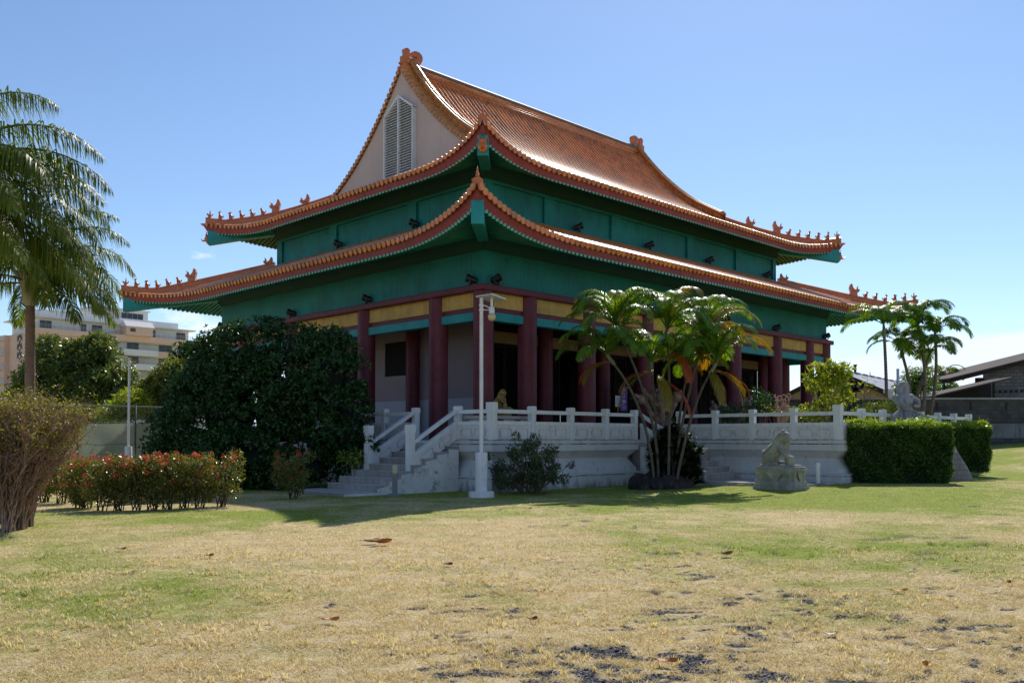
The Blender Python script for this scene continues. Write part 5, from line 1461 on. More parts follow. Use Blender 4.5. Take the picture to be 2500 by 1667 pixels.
# ------------------------------------------------------------------ clipped hedges at the right
def hedge(label, cx, cy, w, d, z0, z1, rz, seed):
    rng = np.random.default_rng(seed); t = thing('clipped_hedge', label, 'hedge', (cx,cy,z0))
    n = int(2600*(w*(z1-z0)*2+d*(z1-z0)*2+w*d)); P = np.empty((n,3)); Nn = np.empty((n,3)); H = z1-z0
    areas = np.array([w*H,w*H,d*H,d*H,w*d]); f = rng.choice(5, n, p=areas/areas.sum()); a, b_ = rng.random(n)-.5, rng.random(n)
    for k, (nx_, ny_) in enumerate(((0,-1),(0,1),(-1,0),(1,0))):
        m = f == k
        if ny_: P[m] = np.c_[a[m]*w, np.full(m.sum(), ny_*d/2), b_[m]*H]
        else: P[m] = np.c_[np.full(m.sum(), nx_*w/2), a[m]*d, b_[m]*H]
        Nn[m] = (nx_,ny_,0)
    m = f == 4; P[m] = np.c_[a[m]*w, (b_[m]-.5)*d, np.full(m.sum(), H)]; Nn[m] = (0,0,1)
    lump = .085*np.sin(P[:,0]*3.1+seed+P[:,2]*1.3)*np.sin(P[:,2]*4.2+1+P[:,1])+.04*np.sin(P[:,1]*6)+.03*np.sin(P[:,0]*11+P[:,2]*9)
    P += Nn*(lump+rng.normal(0,.03,n)-.03)[:,None]
    zz = P[:,2]/H; taper = 1-.10*(1-np.minimum(1,zz*2.2))-.05*np.maximum(0,zz-.9)*8
    P[:,:2] *= taper[:,None]
    shoots = (rng.random(n) < .09) & (Nn[:,2] > .5); P[shoots,2] += rng.random(shoots.sum())**2*.16
    D = Nn*.5+unit(n,rng)*.9; D[:,2] += .25; UPN = Nn*.5+unit(n,rng)*.6+np.array([0,0,.5])
    c, s = math.cos(rz), math.sin(rz); rot = np.array([[c,-s,0],[s,c,0],[0,0,1]])
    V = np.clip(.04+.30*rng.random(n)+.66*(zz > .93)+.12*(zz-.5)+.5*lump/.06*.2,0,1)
    W_ = np.array([cx,cy,z0])
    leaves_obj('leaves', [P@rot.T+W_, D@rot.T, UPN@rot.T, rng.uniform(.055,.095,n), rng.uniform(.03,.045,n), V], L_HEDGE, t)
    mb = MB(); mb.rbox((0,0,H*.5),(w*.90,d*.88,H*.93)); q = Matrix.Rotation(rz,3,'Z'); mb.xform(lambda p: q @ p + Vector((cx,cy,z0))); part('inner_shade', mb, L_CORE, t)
    return t
h0 = px(2190,1175,27.6); hedge('front clipped box hedge with bright yellow green top, at the forecourt corner', h0.x+.12, 28.1, 3.05, 1.3, .12, 1.96, -.05, 3)
h1 = px(2362,1160,32.2); hedge('second clipped hedge farther right, standing alone on the lawn', h1.x, 32.8, 1.45, 1.5, .32, 1.99, .1, 4)

# ------------------------------------------------------------------ plants on the forecourt
def plant(name, label, cat, x, y, z, clumps, per, ln, wd, mat, seed, stems=4, droop=.2, shell=.3, group=None, rosette=0):
    t = thing(name, label, cat, (x,y,z), group=group); rng = np.random.default_rng(seed)
    leaves_obj('leaves', clump_leaves(clumps, per, ln, wd, rng, droop, shell, rosette=rosette), mat, t)
    mb = MB()
    for c, r in clumps[:stems*2]: mb.tube([(x,y,z-.03),((x+c[0])/2,(y+c[1])/2,(z+c[2])/2+.05),c],[.02,.014,.007],5)
    part('stem', mb, BARK2, t, True); return t
def cl_px(L, Y, r): return [(tuple(px(x,y,Y+random.uniform(-.2,.2))), (r*k,r*k,r*k)) for x,y,k in L]
random.seed(3)
B = px(2020,1050,31.5); plant('yellow_green_shrub', 'tall bright yellow green shrub on the forecourt in front of the right-hand columns', 'shrub', B.x, 31.5, TZ,
    cl_px([(1985,918,1),(2000,905,1),(2025,905,1.1),(2048,912,1.1),(2060,935,1.1),(2010,935,1.2),(2035,945,1.3),(1990,945,1),(2060,965,1),(2025,975,1.1),(2045,990,1),(1975,935,.8),(2040,925,1.2),(2075,975,.9),(2005,990,1),(2070,905,.7),(2048,898,.7)],31.5,.32), 900, .20, .066, L_BRIGHT, 11, 8, .1, .2, rosette=5)
B = px(1855,1050,31); plant('glossy_plant', 'dark glossy leaved plant behind the forecourt railing, right of the root carving', 'plant', B.x, 31, TZ,
    cl_px([(1835,985,1),(1850,965,1.1),(1868,975,1.1),(1880,990,1),(1858,1000,1.1),(1838,1003,.9)],31,.25), 800, .16, .085, L_DARK, 12, 4, .35)
B = px(1893,1050,30.6); plant('light_plant', 'small light green plant beside the dark glossy one on the forecourt', 'plant', B.x, 30.6, TZ, cl_px([(1888,998,1),(1872,1002,.8),(1898,1005,.8)],30.6,.18), 900, .13, .055, L_BRIGHT, 13, 3)
B = px(1907,1050,30.4); t = thing('dry_curly_plant', 'pale tan plant with dry curled tips on the forecourt', 'plant', (B.x,30.4,TZ)); mb = MB(); rnd = random.Random(2)
for k in range(26):
    p = px(1893+rnd.random()*34, 965+rnd.random()*45, 30.4+rnd.uniform(-.2,.2)); a = rnd.uniform(0,6.3); P = [(B.x+rnd.uniform(-.06,.06),30.4,TZ-.02),tuple(p.lerp(Vector((B.x,30.4,TZ)),.35))]+[(p.x+.07*math.cos(a+q),p.y,p.z+.07*math.sin(a+q)) for q in np.linspace(0,4.4,7)]
    mb.tube(P, [.012,.012]+[.016]*7, 5)
part('stem', mb, mat_paint('dry tan stalks',(.40,.25,.17),.8,.3,6,.2,30), t, True)
low = [(1770,1012,.22,L_DARK,'low dark plant behind the railing at the right of the palm clump'),(1805,1012,.24,L_DARK,'low dark plant below the leaning root carving'),(1955,1000,.25,L_BRIGHT,'low light green plant beside the rightmost red columns'),(1990,1012,.22,L_BRIGHT,'low light green plant under the tall yellow green shrub'),
       (2100,1000,.26,L_BRIGHT,'low yellow green plant under the incense burner'),(2140,1005,.26,L_BRIGHT,'low yellow green plant between the railing and the tan house'),(2175,1000,.28,L_BRIGHT,'low leafy plant just left of the warrior statue'),(1930,1015,.2,L_HEDGE,'small dark green plant behind the forecourt rail, left of the corner post')]
for k, (x, y, r, mt, lab) in enumerate(low):
    Y = 31.2 if x < 1960 else 30.6+(x-1960)*.008; B = px(x,y,Y); plant('low_plant', lab, 'plant', B.x, Y, TZ, [((B.x+random.uniform(-.3,.3),Y+random.uniform(-.2,.2),max(TZ+.1,B.z+random.uniform(-.25,.2))),(r,r,r*.9)) for _ in range(8)], 900, .12, .05, mt, 20+k, 3, group='low plants on the forecourt')
for k, (x, y0, Y, lab) in enumerate([(2117,945,34,'thin sapling with pointed leaves in front of the tan house')]):
    B = px(x, y0, Y); plant('sapling', lab, 'sapling', B.x, Y, ground_z(B.x,Y) if k else TZ, [((B.x+dx,Y,B.z+dz),(.16,.16,.12)) for dx,dz in ((-.12,.1),(.1,.16),(0,.3),(-.15,-.05),(.16,0))], 420, .22 if k == 0 else .07, .045, L_BRIGHT, 50+k, 5, .1)
tree('round_tree', 'green tree crown showing between the palms, behind the warrior statue', 'tree', ground_pt(px(2240,1060,44).x,44), [M_(2243,935,44,.7,.7,.8),M_(2225,950,44,.6,.6,.6)], 40, (.22,.36), 330, .13, .06, L_HEDGE, .10, BARK2, 61)
# ------------------------------------------------------------------ apartment block far behind on the left
PEACH = mat_paint('peach facade paint', (.72,.48,.38), .8, .06, .12, .1, 6, (.42,.28,.2), .4)
CREAM = mat_paint('off white facade paint', (.70,.68,.67), .8, .06, .12, .1, 6, (.4,.38,.36), .4)
GLASS = mat_paint('dark window glass', (.03,.035,.045), .15, .3, .4, .0, 5, coat=.3)
WFR = mat_paint('window frame paint', (.35,.32,.32), .6, .1, 1)
DKM = mat_mural = mat_paint('mural dark paint', (.06,.07,.10), .8, .2, .5)
ax0, ay0 = -95.2, 180.0; arz = math.atan2(.74,.67)
ap = bpy.data.objects.new('apartment_block', None); COL.objects.link(ap); ap.location = (ax0,ay0,0); ap.rotation_euler = (0,0,arz); ORG[ap.name] = (0,0,0)
tagit(ap, 'peach and white apartment block with balconies, far behind the trees on the left', 'building')
def abox(name, mat, *bs, parent=ap, bev=0):
    mb = MB()
    for b_ in bs: mb.box(*b_)
    return part(name, mb, mat, parent, bev=bev)
def tp(p): k = (1250-p)/2200; return (95.2-180*k)/(.67+.74*k)
abox('wall', CREAM, (0,1.4,-2,36,16,23.3))
abox('facade_bay', PEACH, (-.3,-.02,-2,12.5,1.39,23.2),(32.6,-.3,-2,36.6,1.39,23.5))
abox('side_wall', PEACH, (-.3,1.4,-2,-.01,16,23.2))
for k in range(7):
    z = 23.75-3.03*k
    abox('parapet', PEACH, (12.5,-.25,z-1.25,36.7,.0,z) if k else (-.45,-.45,z-1.25,36.75,.0,z))
    if k: abox('balcony', CREAM, (17.0,-1.6,z-1.2,24.6,-1.45,z-.05),(17,-1.45,z-1.2,17.15,-.25,z-.05),(24.45,-1.45,z-1.2,24.6,-.25,z-.05),(17,-1.6,z-1.35,24.6,-.25,z-1.2))
    abox('floor_slab', CREAM, (12.5,.0,z-1.42,32.6,1.4,z-1.25))
def win(x0, z0, x1, z1, y, n=2):
    w = abox('window', GLASS, (x0,y-.03,z0,x1,y+.02,z1)); t = .07
    fr = [(x0-t,y-.06,z0-t,x1+t,y-.031,z0),(x0-t,y-.06,z1,x1+t,y-.031,z1+t),(x0-t,y-.06,z0,x0,y-.031,z1),(x1,y-.06,z0,x1+t,y-.031,z1)]
    for j in range(1, n): xm = x0+(x1-x0)*j/n; fr.append((xm-.03,y-.06,z0,xm+.03,y-.031,z1))
    abox('frame', WFR, *fr, parent=w)
for k in range(6):
    zf_ = 20.75-3.03*k
    for x0, x1 in ((13.2,15.2),(19.0,21.5),(26.2,29.2)): win(x0,zf_+.15,x1,zf_+1.55,1.39)
    win(33.2,zf_-.1,34.3,zf_+1.9,-.31,1); win(35.4,zf_+1.0,36.2,zf_+1.6,-.31,1)
    win(3.2,zf_+.1,4.4,zf_+1.7,-.03,1); win(8.2,zf_-.1,9.6,zf_+1.7,-.03,1)
# top storey, roofs, penthouse
abox('top_storey', CREAM, (.6,1.8,23.31,33.4,15,26.0))
for a, b in ((103,131),(204,216),(231,255),(328,350),(365,386),(438,459)):
    win(tp(a)*1.0, 23.9, tp(b)*1.0, 25.5, 1.79)
abox('roof_slab', CREAM, (-.8,.6,26.001,34.6,16,26.25)); abox('roof_parapet', CREAM, (1.5,2.6,26.251,14.6,2.8,27.9),(15.8,3.0,26.251,31.5,3.2,27.75),(1.5,2.8,26.251,1.7,12,27.9),(31.3,3.2,26.251,31.5,12,27.75))
abox('penthouse', CREAM, (13.6,5.5,26.252,25.6,12,29.9)); abox('penthouse_roof', CREAM, (13.2,5.1,29.901,26.0,12.4,30.15))
win(14.6,28.0,15.8,29.3,5.49); win(19.6,27.9,24.4,29.3,5.49,4)
abox('projecting_room', PEACH, (17.6,-1.4,23.751,23.4,1.79,25.6)); mb = MB(); mb.hexa([(17.3,-1.7,25.601),(23.7,-1.7,25.601),(23.7,2.2,25.601),(17.3,2.2,25.601),(17.3,-.4,26.9),(23.7,-.4,26.9),(23.7,2.2,26.9),(17.3,2.2,26.9)]); part('room_roof', mb, CREAM, ap)
win(18.4,24.5,19.5,25.2,-1.41,1)
abox('wing', PEACH, (-1.2,14,-2,-.31,24,23.2)); abox('wing_balcony', CREAM, *[(-2.2,14,22.0-3.03*k,-1.21,24,23.0-3.03*k) for k in range(7)])
for k in range(5): mb = MB(); mb.box(-.34,4,19.0-3.03*k,-.30,5.2,20.6-3.03*k); part('window', mb, GLASS, ap)
mb = MB()
for k in range(3): # geometric dark mural painted on the side wall
    z = 23.0-1.75*k
    for s in (-1,1):
        for y0, z0, y1, z1, w in ((.1,0,.9,-.9,.35),(.9,-.9,.1,-1.7,.35),(1.1,-.1,1.3,-1.5,.25),(.1,-.3,.4,-.9,.2)):
            X0, X1 = -.36, -.335
            mb.hexa([(X0,8+s*y0-w/2,z+z0),(X0,8+s*y0+w/2,z+z0),(X0,8+s*y1+w/2,z+z1),(X0,8+s*y1-w/2,z+z1),(X1,8+s*y0-w/2,z+z0),(X1,8+s*y0+w/2,z+z0),(X1,8+s*y1+w/2,z+z1),(X1,8+s*y1-w/2,z+z1)])
part('mural', mb, DKM, ap)
def rail(pts, h, name='railing'):
    mb = MB()
    for i in range(len(pts)-1):
        a, b = Vector(pts[i]), Vector(pts[i+1]); n = max(1, int((b-a).length/1.2))
        for zz in (h, h*.5): mb.tube([a+Vector((0,0,zz)), b+Vector((0,0,zz))], .03, 4)
        for k in range(n+1): q = a.lerp(b,k/n); mb.tube([q, q+Vector((0,0,h))], .03, 4)
    part(name, mb, GREYM, ap)
rail([(24,-.3,23.76),(36.6,-.3,23.76)], .8); rail([(-.4,8,23.76),(-.4,-.4,23.76),(17,-.3,23.76)], .8); rail([(1.6,11,27.9),(1.6,2.7,27.9),(14.5,2.7,27.9)], 1.0)
mb = MB(); mb.box(12.4,3.4,26.26,12.8,3.8,30.4); part('chimney', mb, GREYM, ap)

# ------------------------------------------------------------------ tennis court fence
def chain_mat():
    m, nt, out = nodes('chain link mesh'); co = co_obj(nt)
    sp = N(nt,'ShaderNodeSeparateXYZ'); nt.links.new(co, sp.inputs[0])
    def w(sgn):
        a = N(nt,'ShaderNodeMath',operation='MULTIPLY_ADD'); nt.links.new(sp.outputs['Z'],a.inputs[0]); a.inputs[1].default_value = sgn; nt.links.new(sp.outputs['X'],a.inputs[2])
        b_ = N(nt,'ShaderNodeMath',operation='PINGPONG'); nt.links.new(a.outputs[0],b_.inputs[0]); b_.inputs[1].default_value = .042
        c = N(nt,'ShaderNodeMath',operation='LESS_THAN'); nt.links.new(b_.outputs[0],c.inputs[0]); c.inputs[1].default_value = .0045; return c.outputs[0]
    mx = N(nt,'ShaderNodeMath',operation='MAXIMUM'); nt.links.new(w(1),mx.inputs[0]); nt.links.new(w(-1),mx.inputs[1])
    tr = N(nt,'ShaderNodeBsdfTransparent'); b = principled(nt, None, (.10,.12,.11), .5, .5)
    ms = N(nt,'ShaderNodeMixShader'); nt.links.new(mx.outputs[0],ms.inputs[0]); nt.links.new(tr.outputs[0],ms.inputs[1]); nt.links.new(b.outputs[0],ms.inputs[2]); nt.links.new(ms.outputs[0],out.inputs['Surface'])
    return m
CHAIN = chain_mat()
CLOTH = mat_leaf('faded green wind screen cloth', (.30,.33,.27), (.40,.42,.35), .35, .8, .2, (1.0,1.0,.9))
FGREEN = mat_paint('dark green fence paint', (.03,.06,.05), .5, .2, 4)
fx, fy = -19.74, 41.0
fe = bpy.data.objects.new('tennis_court_fence', None); COL.objects.link(fe); fe.location = (fx,fy,0); fe.rotation_euler = (0,0,ANG); ORG[fe.name] = (0,0,0)
tagit(fe, 'tall chain link tennis court fence with a pale green wind screen along its lower part', 'fence')
T0_, T1_ = -13.0, 23.4
for k in range(-5, 10):
    mb = MB(); mb.tube([(2.6*k,0,-.2),(2.6*k,0,3.08)], .04, 8); mb.ell((2.6*k,0,3.1),.05,None,8,6); part('post', mb, FGREEN if k % 2 else GREYM, fe, True)
mb = MB(); mb.tube([(T0_,0,3.04),(T1_,0,3.04)], .035, 8); part('top_rail', mb, GREYM, fe, True)
mb = MB(); mb.tube([(T0_,0,2.27),(T1_,0,2.27)], .012, 5); mb.tube([(T0_,-.02,1.25),(T1_,-.02,1.25)], .010, 5); part('wire', mb, FGREEN, fe)
mb = MB(); mb.add([(T0_,-.035,0),(T1_,-.035,0),(T1_,-.035,3.04),(T0_,-.035,3.04)],[(0,1,2,3)]); part('chain_link', mb, CHAIN, fe)
mb = MB(); mb.var = []; rows = []
for j in range(9):
    z = 2.26*j/8; rows.append([(T0_+(T1_-T0_)*i/160, .03+.05*math.sin(i*.9)*math.sin(j*.4)+.03*math.sin(i*.31+j), z-.05*abs(math.sin(i*PI/11.4))*(j == 8)) for i in range(161)])
    mb.var += [min(1,max(0,.45+.35*math.sin(i*.33)*math.sin(j*.55+i*.05))) for i in range(161)]
mb.grid(rows); part('wind_screen', mb, CLOTH, fe, True)

# ------------------------------------------------------------------ neighbours at the right
BLOCK = mat_bricks('grey concrete blocks', (.07,.07,.075), (.11,.105,.105), (.055,.055,.06), .42, .21, .95, 'xz', .01)
BLOCK2 = mat_bricks('pale concrete bricks', (.20,.185,.18), (.27,.25,.24), (.10,.095,.09), .42, .21, .95, 'xz', .016)
TIN = mat_paint('weathered tin roof', (.07,.05,.04), .7, .25, 1.2, .2, 20, (.12,.08,.06), .6, False)
TINB = mat_paint('shadowed roof timber', (.035,.027,.023), .9, .2, 2)
t = thing('block_wall', 'long dark concrete block wall with a pale cap and narrow slots at the right', 'wall', (26,48,.5))
mb = MB(); mb.box(5,48,-.3,46,48.2,2.35); mb.box(5,48.03,2.351,46,48.2,3.60); part('block_face', mb, BLOCK, t)
mb = MB(); mb.box(5,47.93,3.601,46,48.27,3.70); part('cap', mb, CONC, t)
mb = MB(); mb.box(5,47.96,1.55,46,48.0,2.32); part('render_band', mb, mat_paint('stained cement render',(.20,.195,.20),.95,.3,.9,.3,12,(.05,.05,.05),.8), t)
for x in (22.6,24.4,26.3,29.2,32.0): mb = MB(); mb.box(x,48.005,3.05,x+.10,48.0299,3.45); part('slot', mb, TINB, t)
t = thing('brick_shed', 'pale brick outbuilding with a low sloping tin roof behind the block wall', 'building', (31,56,1))
mb = MB(); mb.add([(29.3,56,0),(46,56,0),(46,56,9.78),(40,56,8.29),(29.3,56,5.62)],[(0,1,2,3,4)]); mb.box(29.3,56.02,0,46,62,4.5); part('wall', mb, BLOCK2, t)
mb = MB(); mb.box(28.9,55.85,0,29.3,56.2,5.3); part('corner_post', mb, TINB, t)
for x0, z0, cnt in ((29.9,4.36,14),(31.9,4.86,10)):
    for k in range(cnt): mb = MB(); mb.box(x0+.34*k,55.975,z0+.01*k,x0+.22+.34*k,55.999,z0+.14+.01*k); part('vent_hole', mb, TINB, t)
def slope_roof(name, mat, x0, z0, x1, z1, y0, y1, th=.10, parent=None, corr=.16):
    mb = MB(); mb.hexa([(x0,y0,z0-th),(x1,y0,z1-th),(x1,y1,z1-th),(x0,y1,z0-th),(x0,y0,z0),(x1,y0,z1),(x1,y1,z1),(x0,y1,z0)])
    n = int((y1-y0)/corr)
    for k in range(n): yy = y0+.04+corr*k; mb.tube([(x0-.02,yy,z0+.01),(x1,yy,z1+.01)], .045, 6)
    return part(name, mb, mat, parent)
slope_roof('roof', TIN, 26.5, 5.15, 47, 10.25, 54.6, 63, .05, t)
mb = MB(); mb.hexa([(26.7,54.66,4.93),(47,54.66,9.98),(47,62,9.98),(26.7,62,4.93),(26.7,54.66,5.12),(47,54.66,10.17),(47,62,10.17),(26.7,62,5.12)]); part('roof_timber', mb, TINB, t)
mb = MB(); mb.tube([(34.6,58,6.0),(34.55,58,8.75)],.09,8); part('flue_pipe', mb, TINB, t)
t = thing('lean_to_shed', 'low open lean-to with a rusty roof edge between the tan house and the brick outbuilding', 'shed', (27,52,1))
slope_roof('roof', TIN, 24.0, 3.92, 28.6, 5.0, 51.5, 54.5, .05, t)
mb = MB(); mb.box(24.9,52.2,0,25.0,52.3,4.0); mb.box(27.9,52.2,0,28.0,52.3,4.8); part('post', mb, TINB, t)
mb = MB(); mb.hexa([(24.3,54.3,0),(28.9,54.3,0),(28.9,54.4,0),(24.3,54.4,0),(24.3,54.3,3.95),(28.9,54.3,4.98),(28.9,54.4,4.98),(24.3,54.4,3.95)]); part('back_wall', mb, TINB, t)

HROOF = mat_bricks('grey panel roof', (.33,.33,.37), (.37,.37,.41), (.24,.24,.27), 1.3, .7, .55, 'xy', .03)
TAN = mat_paint('tan ochre house wall', (.50,.33,.15), .85, .2, .5, .2, 10, (.30,.22,.15), .7, False)
hrz = math.atan2(26,19.1)
ho = bpy.data.objects.new('tan_house', None); COL.objects.link(ho); ho.location = (21.6,60,0); ho.rotation_euler = (0,0,hrz); ORG[ho.name] = (0,0,0)
tagit(ho, 'tan house with a large grey panelled gable roof behind the forecourt at the right', 'building')
mb = MB(); hw = 4.2; mb.extr([(0,-hw,0),(0,hw,0),(0,hw,4.0),(0,0,5.95),(0,-hw,4.0)],(30,0,0)); part('wall', mb, TAN, ho)
mb = MB()
for sd in (-1,1): mb.hexa([(-.4,0,5.96),(31,0,5.96),(31,sd*5.2,3.56),(-.4,sd*5.2,3.56),(-.4,0,6.12),(31,0,6.12),(31,sd*5.2,3.72),(-.4,sd*5.2,3.72)])
part('roof', mb, HROOF, ho)
RTM = mat_paint('grey ridge tiles',(.36,.36,.38),.7,.1,2)
for k in range(16): mb = MB(); mb.box(.6+1.9*k,-.12,6.10,1.7+1.9*k,.12,6.20); part('ridge_tile', mb, RTM, ho)
mb = MB()
for sd in (-1,1): mb.hexa([(-.46,0,5.80),(-.401,0,5.80),(-.401,sd*5.2,3.40),(-.46,sd*5.2,3.40),(-.46,0,6.13),(-.401,0,6.13),(-.401,sd*5.2,3.73),(-.46,sd*5.2,3.73)])
part('barge_board', mb, TINB, ho)
mb = MB(); mb.lathe([(.09,6.1),(.09,6.65),(.14,6.66),(.14,6.75)],8,(4.5,0,0)); part('vent_pipe', mb, TINB, ho)
t = thing('utility_pole', 'thin pale pole standing behind the warrior statue', 'pole', (px(2192,1040,42).x,42,.9))
q = px(2192,900,42); mb = MB(); mb.tube([(q.x,42,.3),(q.x,42,q.z)],[.075,.065],10); part('shaft', mb, WHITE2, t, True)
t = thing('slim_palm', 'slim distant palm with a small drooping crown right of the tall palms', 'palm tree', (px(2302,1040,60).x,60,1))
q = px(2303,912,60); rnd = random.Random(6); mb = MB(); mb.tube([(q.x,60,.5),(q.x+.05,60,q.z)],[.08,.06],8); part('trunk', mb, BARK2, t, True)
for k in range(9): frond_part(t, frond((q.x,60,q.z), k*.7, R(40+12*(k%3)), 1.7, R(130), 26, .5, .06, .5, .3, rnd, .1), L_QUEEN)
tree('far_tree', 'small distant tree tuft over the lean-to roof', 'tree', (px(2315,1040,75).x,75,1), [M_(2313,950,75,.8,.7,.5)], 20, (.25,.4), 300, .2, .08, L_HEDGE, .08, BARK2, 71)
for k,(x,lab) in enumerate(((2177,'pale chimney block on the tan house side, left of the warrior statue'),)):
    q = px(x, 955, 52); mb = MB(); mb.box(q.x-.28,51.8,0,q.x+.28,52.2,q.z-.1); mb.box(q.x-.36,51.7,q.z-.1,q.x+.36,52.3,q.z+.12); single('gate_pillar', lab.replace('chimney block on the tan house side','masonry pillar in front of the tan house'), 'pillar', mb, CREAM, (q.x,52,0))

# ------------------------------------------------------------------ ground
def vnoise(x, y, seed=0):
    xi = np.floor(x).astype(np.int64); yi = np.floor(y).astype(np.int64); fx_ = x-xi; fy_ = y-yi
    def h(a, b):
        v = (a*374761393+b*668265263+seed*982451653) & 0xffffffff; v = ((v ^ (v >> 13))*1274126177) & 0xffffffff; return ((v ^ (v >> 16)) & 0xffff)/65535.0
    ux = fx_*fx_*(3-2*fx_); uy = fy_*fy_*(3-2*fy_)
    return (h(xi,yi)*(1-ux)+h(xi+1,yi)*ux)*(1-uy)+(h(xi,yi+1)*(1-ux)+h(xi+1,yi+1)*ux)*uy
def fbm(x, y, seed=0, o=4):
    s = 0; a = .5; t = 0
    for k in range(o): s = s+a*vnoise(x*2**k, y*2**k, seed+k*17); t += a; a *= .5
    return s/t
def gauss(x, y, cx, cy, rx, ry): return np.exp(-(((x-cx)/rx)**2+((y-cy)/ry)**2))
def green_mask(x, y):
    g = .20+1.0*(fbm(x*.33,y*.33,3)-.5)+.8*(fbm(x*1.7,y*1.7,9)-.5)
    g = g+.55*gauss(x,y,-3.6,9.0,1.9,1.4)-.30*gauss(x,y,-2.6,12.8,2.0,1.3)+.50*gauss(x,y,5.2,12.6,3.0,2.3)-.20*gauss(x,y,.8,10.5,2.5,2.4)-.12*gauss(x,y,0,6.5,4,2.2)
    g = g+.42*np.clip((y-18.5)/5,0,1)*np.clip(1-np.abs(x-6)/14,0,1)+.24*np.clip((y-12.5)/6,0,1)
    g = g-.25*gauss(x,y,-8.5,20.5,3.0,2.2)+.25*gauss(x,y,-4.5,17.6,2.4,1.3)
    g = g+.30*np.clip((y-24)/6,0,1)*np.clip((x-9)/4,0,1)+.34*gauss(x,y,8.0,21.5,5.5,4.0)
    return np.clip(g,0,1)
def gravel_mask(x, y):
    n = .36*fbm(x*1.3+.3,y*2.0,21,3)+.64*fbm(x*8.5,y*12.5,31,4)
    lim = .588+.013*np.clip(y-5.3,0,9)-.10*gauss(x,y,.75,5.65,.75,.40)-.065*gauss(x,y,2.9,5.9,.6,.4)-.02*gauss(x,y,2.3,6.6,1.0,.7)+.07*np.clip(-x-.1,0,2)-.055*gauss(x,y,1.7,8.3,.7,2.2)-.02*gauss(x,y,3.2,7.5,1.5,1.5)
    return np.clip((n-lim)/.05,0,1)
def lines(segs):
    out = []
    for a, b, s in segs:
        n = max(1, int(round((b-a)/s))); out += [a+(b-a)*i/n for i in range(n)]
    out.append(segs[-1][1]); return np.array(out)
gx = lines([(-900,-120,60),(-120,-40,10),(-40,-12,1.0),(-12,-4.5,.25),(-4.5,5.2,.07),(5.2,14,.25),(14,40,1.0),(40,120,10),(120,900,60)])
gy = lines([(-300,-20,40),(-20,3.5,2.5),(3.5,5,.25),(5,11.5,.07),(11.5,30,.25),(30,60,1.0),(60,140,8),(140,1500,60)])
X, Y = np.meshgrid(gx, gy); gzv = np.vectorize(ground_z)(X, Y)
fine = (np.abs(X) < 14) & (Y > 2) & (Y < 30)
gm = green_mask(X, Y); rv = np.where(fine, gravel_mask(X, Y), 0)
gzv = gzv+np.where(fine, (fbm(X*3,Y*3,5)-.5)*.045*(Y < 13)-rv*.012, 0)
nxg, nyg = len(gx), len(gy)
V = np.stack([X,Y,gzv],-1).reshape(-1,3); ii = np.arange(nyg-1)[:,None]*nxg+np.arange(nxg-1)[None]
F = np.stack([ii,ii+1,ii+nxg+1,ii+nxg],-1).reshape(-1).astype(np.int32)
me = bpy.data.meshes.new('lawn'); me.vertices.add(len(V)); me.vertices.foreach_set('co', V.astype(np.float32).ravel()); me.loops.add(len(F)); me.loops.foreach_set('vertex_index', F)
me.polygons.add(len(F)//4); me.polygons.foreach_set('loop_start', np.arange(0,len(F),4,dtype=np.int32)); 
for nm, a in (('green',gm),('gravel',rv)): at = me.attributes.new(nm,'FLOAT','POINT'); at.data.foreach_set('value', a.reshape(-1).astype(np.float32))
me.update(calc_edges=True)
me.polygons.foreach_set('use_smooth', [True]*len(me.polygons))
def lawn_mat():
    m, nt, out = nodes('dry lawn'); co = co_pos(nt)
    g = N(nt,'ShaderNodeAttribute',attribute_name='green').outputs['Fac']; gr = N(nt,'ShaderNodeAttribute',attribute_name='gravel').outputs['Fac']
    n1 = noise(nt, co, 9, 6, .7); n2 = noise(nt, mapping(nt, co, (1,1,1)), 60, 5, .75); n3 = noise(nt, co, 2.2, 5, .65)
    straw = ramp(nt, n2, [(.28,(.24,.165,.075)),(.47,(.58,.44,.225)),(.72,(.90,.76,.50))])
    green = ramp(nt, n2, [(.25,(.09,.125,.018)),(.5,(.27,.32,.05)),(.8,(.45,.475,.12))])
    a = N(nt,'ShaderNodeMath',operation='ADD'); nt.links.new(g,a.inputs[0])
    b = N(nt,'ShaderNodeMath',operation='MULTIPLY_ADD'); nt.links.new(n1,b.inputs[0]); b.inputs[1].default_value = 1.1; b.inputs[2].default_value = -.55; nt.links.new(b.outputs[0],a.inputs[1])
    f = ramp(nt, a.outputs[0], [(.18,0),(.72,1)])
    col = mixc(nt, f, straw, green)
    tone = ramp(nt, n3, [(.3,(.80,.78,.76)),(.7,(1.1,1.1,1.1))]); col = mixc(nt, 1, col, tone, 'MULTIPLY')
    n4 = noise(nt, co, 24, 7, .8); sp_ = ramp(nt, n4, [(.36,(.48,.44,.40)),(.5,(1,1,1)),(.66,(1.3,1.28,1.22))]); col = mixc(nt, .85, col, sp_, 'MULTIPLY')
    grav = ramp(nt, noise(nt, co, 110, 3, .6), [(.3,(.055,.053,.06)),(.7,(.19,.18,.19))])
    vo = N(nt,'ShaderNodeTexVoronoi'); vo.inputs['Scale'].default_value = 55; nt.links.new(co, vo.inputs['Vector'])
    grav2 = mixc(nt, .7, grav, ramp(nt, vo.outputs['Distance'], [(.1,(1.6,1.55,1.6)),(.6,(.15,.15,.16))]), 'MULTIPLY')
    col = mixc(nt, gr, col, grav2)
    nrm = bump(nt, n2, .8, .03)
    principled(nt, out, col, .95, .12, nrm)
    return m
me.materials.append(lawn_mat())
lawn = bpy.data.objects.new('lawn', me); COL.objects.link(lawn); lawn['kind'] = 'structure'; lawn['label'] = 'dry patchy lawn with bare gravel spots'

